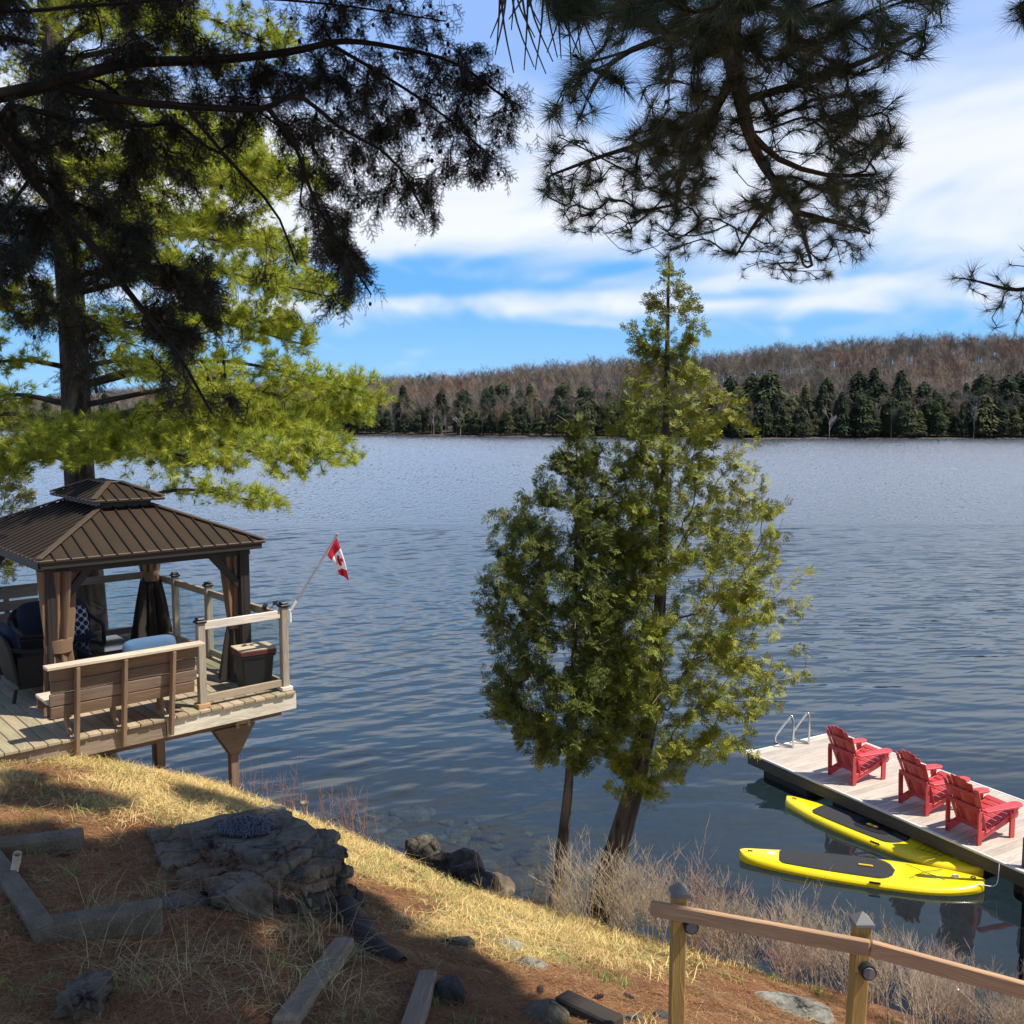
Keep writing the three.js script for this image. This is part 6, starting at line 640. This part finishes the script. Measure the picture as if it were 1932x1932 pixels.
// ---------------------------------------------------------------- bare shrubs on the bank
{
  const r = rng(606), mats = [std([0.47, 0.385, 0.275], 0.9), std([0.40, 0.32, 0.225], 0.9), std([0.42, 0.29, 0.22], 0.9)];
  const shrub = (s, H) => { const q = rng(s), m = new MB(); const go = (p, d, len, rad, lev) => { const n = 5, pts = [p], dd = d.slice(); for (let i = 0; i < n; i++) { const l = pts[pts.length - 1]; dd[0] += (q() - 0.5) * 0.28; dd[1] += 0.05; dd[2] += (q() - 0.5) * 0.28; const k = Math.hypot(...dd); pts.push([0, 1, 2].map((x) => l[x] + dd[x] / k * len / n)); } m.tube(pts, pts.map((_, i) => lerp(rad, rad * 0.5, i / n)), lev === 0 ? 4 : 3); if (lev >= 3) return; const c = lev === 0 ? 5 : lev === 1 ? 4 : 3; for (let i = 0; i < c; i++) { const id = 2 + Math.floor(q() * 4), f = q() * 6.283, sp3 = 0.5 + 0.5 * q(); const nd = V([dd[0] + Math.cos(f) * sp3, dd[1] + 0.2, dd[2] + Math.sin(f) * sp3]).normalize(); go(pts[id], [nd.x, nd.y, nd.z], len * (0.45 + 0.25 * q()), Math.max(0.0022, rad * 0.55), lev + 1); } }; const st = 9; for (let i = 0; i < st; i++) { const f = q() * 6.283, k = q() * 0.28; go([Math.cos(f) * k, -0.05, Math.sin(f) * k], V([Math.cos(f) * 0.3 * q(), 1, Math.sin(f) * 0.3 * q()]).normalize().toArray(), H * (0.45 + 0.25 * q()), 0.0075, 0); } return m.geo(); };
  const gs = [shrub(1, 1.2), shrub(2, 1.2), shrub(3, 1.2), shrub(4, 1.2)];
  const spots = [[0.75, 10.1, 1.0], [1.05, 9.6, 1.05], [1.5, 9.9, 1.1], [1.35, 9.2, 0.9], [1.85, 9.5, 1.15], [2.2, 9.0, 0.95], [2.35, 9.6, 0.9], [1.75, 8.8, 0.75], [2.7, 8.8, 0.95], [2.55, 8.2, 0.75], [3.0, 9.2, 0.95], [3.3, 8.5, 0.9], [3.05, 7.9, 0.8], [3.6, 8.9, 0.85], [3.85, 8.2, 0.85], [3.6, 7.5, 0.85], [4.2, 8.6, 0.75], [4.25, 7.8, 0.8], [4.6, 8.1, 0.6], [2.05, 9.9, 1.0], [2.9, 8.4, 0.8], [0.55, 9.5, 0.55], [3.2, 7.2, 0.75], [4.0, 7.1, 0.8]];
  spots.forEach(([x, D, k], i) => { const t = thing('bare_shrub', 'leafless grey brown shrub in the thicket below the cedars behind the handrail', 'shrub', [x, groundY(x, D), -D], r() * 6.28, 'leafless shrubs on the bank'); part(t, 'twigs', gs[i % 4], mats[i % 5 === 4 ? 2 : i % 2]); t.scale.set(k * 0.9, k * 0.72, k * 0.9); });
  // thin reddish weeds over the crest, single stems on the slope
  const weed = (s) => { const q = rng(s), m = new MB(); for (let i = 0; i < 9; i++) { const f = q() * 6.283, l = 0.3 + 0.4 * q(), d = [Math.cos(f) * 0.5 * q(), 1, Math.sin(f) * 0.5 * q()], b = [(q() - 0.5) * 0.25, -0.03, (q() - 0.5) * 0.25], e = b.map((x, k) => x + d[k] * l); m.tube(curve([b, b.map((x, k) => x + d[k] * l * 0.5 + 0.03 * (q() - 0.5)), e], 5), [0.003, 0.003, 0.0026, 0.0022, 0.0018, 0.0014], 3); for (let j = 0; j < 3; j++) { const c = [0, 1, 2].map((k) => lerp(b[k], e[k], 0.4 + 0.5 * q())); m.tube([c, [c[0] + (q() - 0.5) * 0.16, c[1] + 0.09 * q() + 0.03, c[2] + (q() - 0.5) * 0.16]], [0.002, 0.0012], 3); } } return m.geo(); };
  const wg = [weed(1), weed(2), weed(3)], red = std([0.30, 0.16, 0.13], 0.9), tan = std([0.46, 0.36, 0.22], 0.9);
  const W = [[560, 1512], [600, 1522], [640, 1538], [660, 1545], [690, 1560], [525, 1490], [480, 1470], [930, 1690], [1000, 1712], [1020, 1712], [1035, 1725]];
  W.forEach(([u, v], i) => { let b = null; for (let D = 8; D < 13; D += 0.05) { const p = at(u, v, D); if (p[1] < groundY(p[0], D)) { b = [p[0], D]; break; } } if (!b) b = [at(u, v, 10.4)[0], 10.4]; const t = thing('dry_weed', i < 7 ? 'thin reddish dry weed on the crest of the bank above the water' : 'thin dry weed stalks near the foot of the shorter cedar', 'weed', [b[0], groundY(...b), -b[1]], i, i < 7 ? 'reddish weeds on the crest' : 'dry stalks by the shorter cedar'); part(t, 'stems', wg[i % 2], i < 7 ? red : tan); });
}
// ---------------------------------------------------------------- dry grass, fallen needles, green tufts
{
  const r = rng(707), blades = (s, n, h, w, spread, lean) => { const q = rng(s), m = new MB(); for (let i = 0; i < n; i++) { const f = q() * 6.283, L = h * (0.55 + 0.6 * q()), le = lean * (0.4 + 0.9 * q()), b = [(q() - 0.5) * spread, -0.015, (q() - 0.5) * spread], sx = [-Math.sin(f) * w, 0, Math.cos(f) * w], at2 = (t) => [b[0] + Math.cos(f) * L * le * t * t, b[1] + L * (t - 0.42 * le * t * t), b[2] + Math.sin(f) * L * le * t * t]; const A = at2(0), B = at2(0.5), C = at2(1); const o = (p, k) => p.map((x, j) => x + sx[j] * k); m.quad(o(A, -0.5), o(A, 0.5), o(B, 0.4), o(B, -0.4)); m.tri(o(B, -0.4), o(B, 0.4), C); } return m.geo(); };
  const gd = [blades(1, 22, 0.15, 0.0048, 0.2, 1.25), blades(2, 22, 0.21, 0.0048, 0.22, 1.5), blades(3, 20, 0.17, 0.0046, 0.24, 1.7)], gg = [blades(4, 16, 0.13, 0.005, 0.1, 0.7)];
  const gl = gd.map(() => []), green = [], nl = [[], []], long = [];
  const nGeo = (s) => { const q = rng(s), m = new MB(); for (let i = 0; i < 34; i++) { const f = q() * 6.283, L = 0.035 + 0.05 * q(), c = [(q() - 0.5) * 0.24, 0.004 + 0.012 * q(), (q() - 0.5) * 0.24], d = [Math.cos(f) * L, (q() - 0.5) * 0.02, Math.sin(f) * L], w = 0.0014; m.tri([c[0] - d[0] - d[2] / L * w, c[1] - d[1], c[2] - d[2] + d[0] / L * w], [c[0] - d[0] + d[2] / L * w, c[1] - d[1], c[2] - d[2] - d[0] / L * w], [c[0] + d[0], c[1] + d[1], c[2] + d[2]]); } return m.geo(); };
  const ng = [nGeo(1), nGeo(2)], up = (x, D) => { const e = 0.08, n = new THREE.Vector3(groundY(x - e, D) - groundY(x + e, D), 2 * e, groundY(x, D + e) - groundY(x, D - e)); return n.normalize(); };
  const blocked = (x, D) => { const a = (x - KX) * Math.cos(TH) + (D - KD) * Math.sin(TH), b = -(x - KX) * Math.sin(TH) + (D - KD) * Math.cos(TH); return a < 0.0 && b > 0.06 && b < 4.6; };
  for (let i = 0; i < 60000 && gl[0].length + gl[1].length + gl[2].length < 11500; i++) { const x = -6.5 + 11.5 * r(), D = 4.6 + 7.4 * r(), y = groundY(x, D); if (y < 0.35 || blocked(x, D)) continue; const s = straw(x, D); if (r() > s * 1.15 + 0.003) continue; const b = 0.7 + 0.6 * r(), gn = r() < 0.16 ? 1 : 0; gl[Math.floor(r() * 3)].push([new THREE.Vector3(x, y, -D), aim(up(x, D), r() * 6.283), 0.45 + 0.95 * r() * r() + 0.15 * r(), gn ? [0.26 * b, 0.27 * b, 0.08 * b] : [(0.60 + 0.1 * r()) * b, (0.44 + 0.08 * r()) * b, 0.19 * b]]); }
  for (let i = 0; i < 9000 && green.length < 240; i++) { const x = -5.5 + 9 * r(), D = 5.5 + 4.7 * r(), y = groundY(x, D); if (y < 0.8 || blocked(x, D)) continue; const n = fbm(x * 1.6, D * 1.6 + 7, 3, 0, 0, 222); if (n < 0.58) continue; const b = 0.7 + 0.6 * r(); green.push([new THREE.Vector3(x, y, -D), aim(up(x, D), r() * 6.283), 0.7 + 0.7 * r(), [0.17 * b, 0.27 * b, 0.05 * b]]); }
  for (let i = 0; i < 60000 && nl[0].length + nl[1].length < 12000; i++) { const x = -5.5 + 9 * r(), D = 4.4 + 6 * r(), y = groundY(x, D); if (y < 0.7 || blocked(x, D)) continue; if (r() < straw(x, D) * 0.9) continue; const b = 0.55 + 0.75 * r(); nl[i % 2].push([new THREE.Vector3(x, y + 0.004, -D), aim(up(x, D), r() * 6.283), 0.8 + 0.5 * r(), r() < 0.25 ? [0.42 * b, 0.27 * b, 0.12 * b] : [0.32 * b, 0.14 * b, 0.056 * b]]); }
  for (let i = 0; i < 60; i++) { const p = onY(280 + 290 * r(), 1540 + 150 * r(), 3.27); nl[i % 2].push([new THREE.Vector3(p[0], 3.262 + 0.02 * r(), p[2]), aim(new THREE.Vector3(0, 1, 0), r() * 6.283), 0.6 + 0.5 * r(), [0.30, 0.14, 0.06]]); }
  const lg = blades(9, 9, 0.42, 0.0032, 0.16, 1.5); for (let i = 0; i < 55; i++) { const u = 120 + 620 * r(), v = 1700 + 230 * r(); let b = null; for (let D = 4.4; D < 11; D += 0.06) { const p = at(u, v, D); if (p[1] < groundY(p[0], D)) { b = [p[0], D]; break; } } if (!b) continue; long.push([new THREE.Vector3(b[0], groundY(...b), -b[1]), aim(up(...b), r() * 6.283), 0.7 + 0.6 * r(), [0.50, 0.38, 0.19]]); }
  const stuff = (name, label, cat) => { const g = new THREE.Group(); g.name = name; scene.add(g); return tag(g, label, cat, null, 'stuff'); }, lm = std([1, 1, 1], 0.85);
  const g1 = stuff('dry_grass', 'pale dry grass covering the sunny crest of the bank', 'grass'); gl.forEach((l, i) => copies(g1, 'grass', gd[i], lm, l)); copies(g1, 'long_grass', lg, lm, long);
  const tl = [], dl = [], tgeo = tubeGeo([[-0.09, 0, 0.01], [-0.02, 0.006, -0.008], [0.04, 0.002, 0.006], [0.1, 0.004, -0.01]], 0.0028, 4), dg = (() => { const m = new MB(), P = [[0, 0.003, -0.03], [0.012, 0.007, -0.012], [0.014, 0.004, 0.01], [0, 0.009, 0.032], [-0.013, 0.004, 0.01], [-0.012, 0.009, -0.012]]; for (let i = 1; i < 5; i++) m.tri(P[0], P[i], P[i + 1]); return m.geo(); })();
  for (let i = 0; i < 3000; i++) { const x = -5.5 + 8.5 * r(), D = 4.6 + 5.2 * r(), y = groundY(x, D); if (y < 0.8 || blocked(x, D)) continue; const b = 0.5 + r(); if (i % 4 === 0) tl.push([new THREE.Vector3(x, y + 0.008, -D), aim(up(x, D), r() * 6.283), 0.4 + 1.1 * r() * r(), [0.22 * b, 0.17 * b, 0.125 * b]]); else if (r() < 0.45) dl.push([new THREE.Vector3(x, y + 0.006, -D), aim(up(x, D).add(new THREE.Vector3((r() - 0.5) * 0.7, 0, (r() - 0.5) * 0.7)).normalize(), r() * 6.283), 0.7 + 0.7 * r(), r() < 0.12 ? [0.5, 0.46, 0.38] : [0.26 * b, 0.13 * b, 0.06 * b]]); }
  const g4 = stuff('ground_litter', 'small fallen twigs and dead leaves scattered over the terrace', 'litter'); copies(g4, 'twigs', tgeo, std([1, 1, 1], 0.9), tl); copies(g4, 'dead_leaves', dg, std([1, 1, 1], 0.9), dl);
  copies(stuff('green_grass', 'scattered young green grass among the dry grass', 'grass'), 'grass', gg[0], lm, green);
  const g3 = stuff('needle_litter', 'rusty fallen pine needles covering the terrace', 'pine needles'); nl.forEach((l, i) => copies(g3, 'needles', ng[i], std([1, 1, 1], 0.9), l));
}
renderer.render(scene, camera);
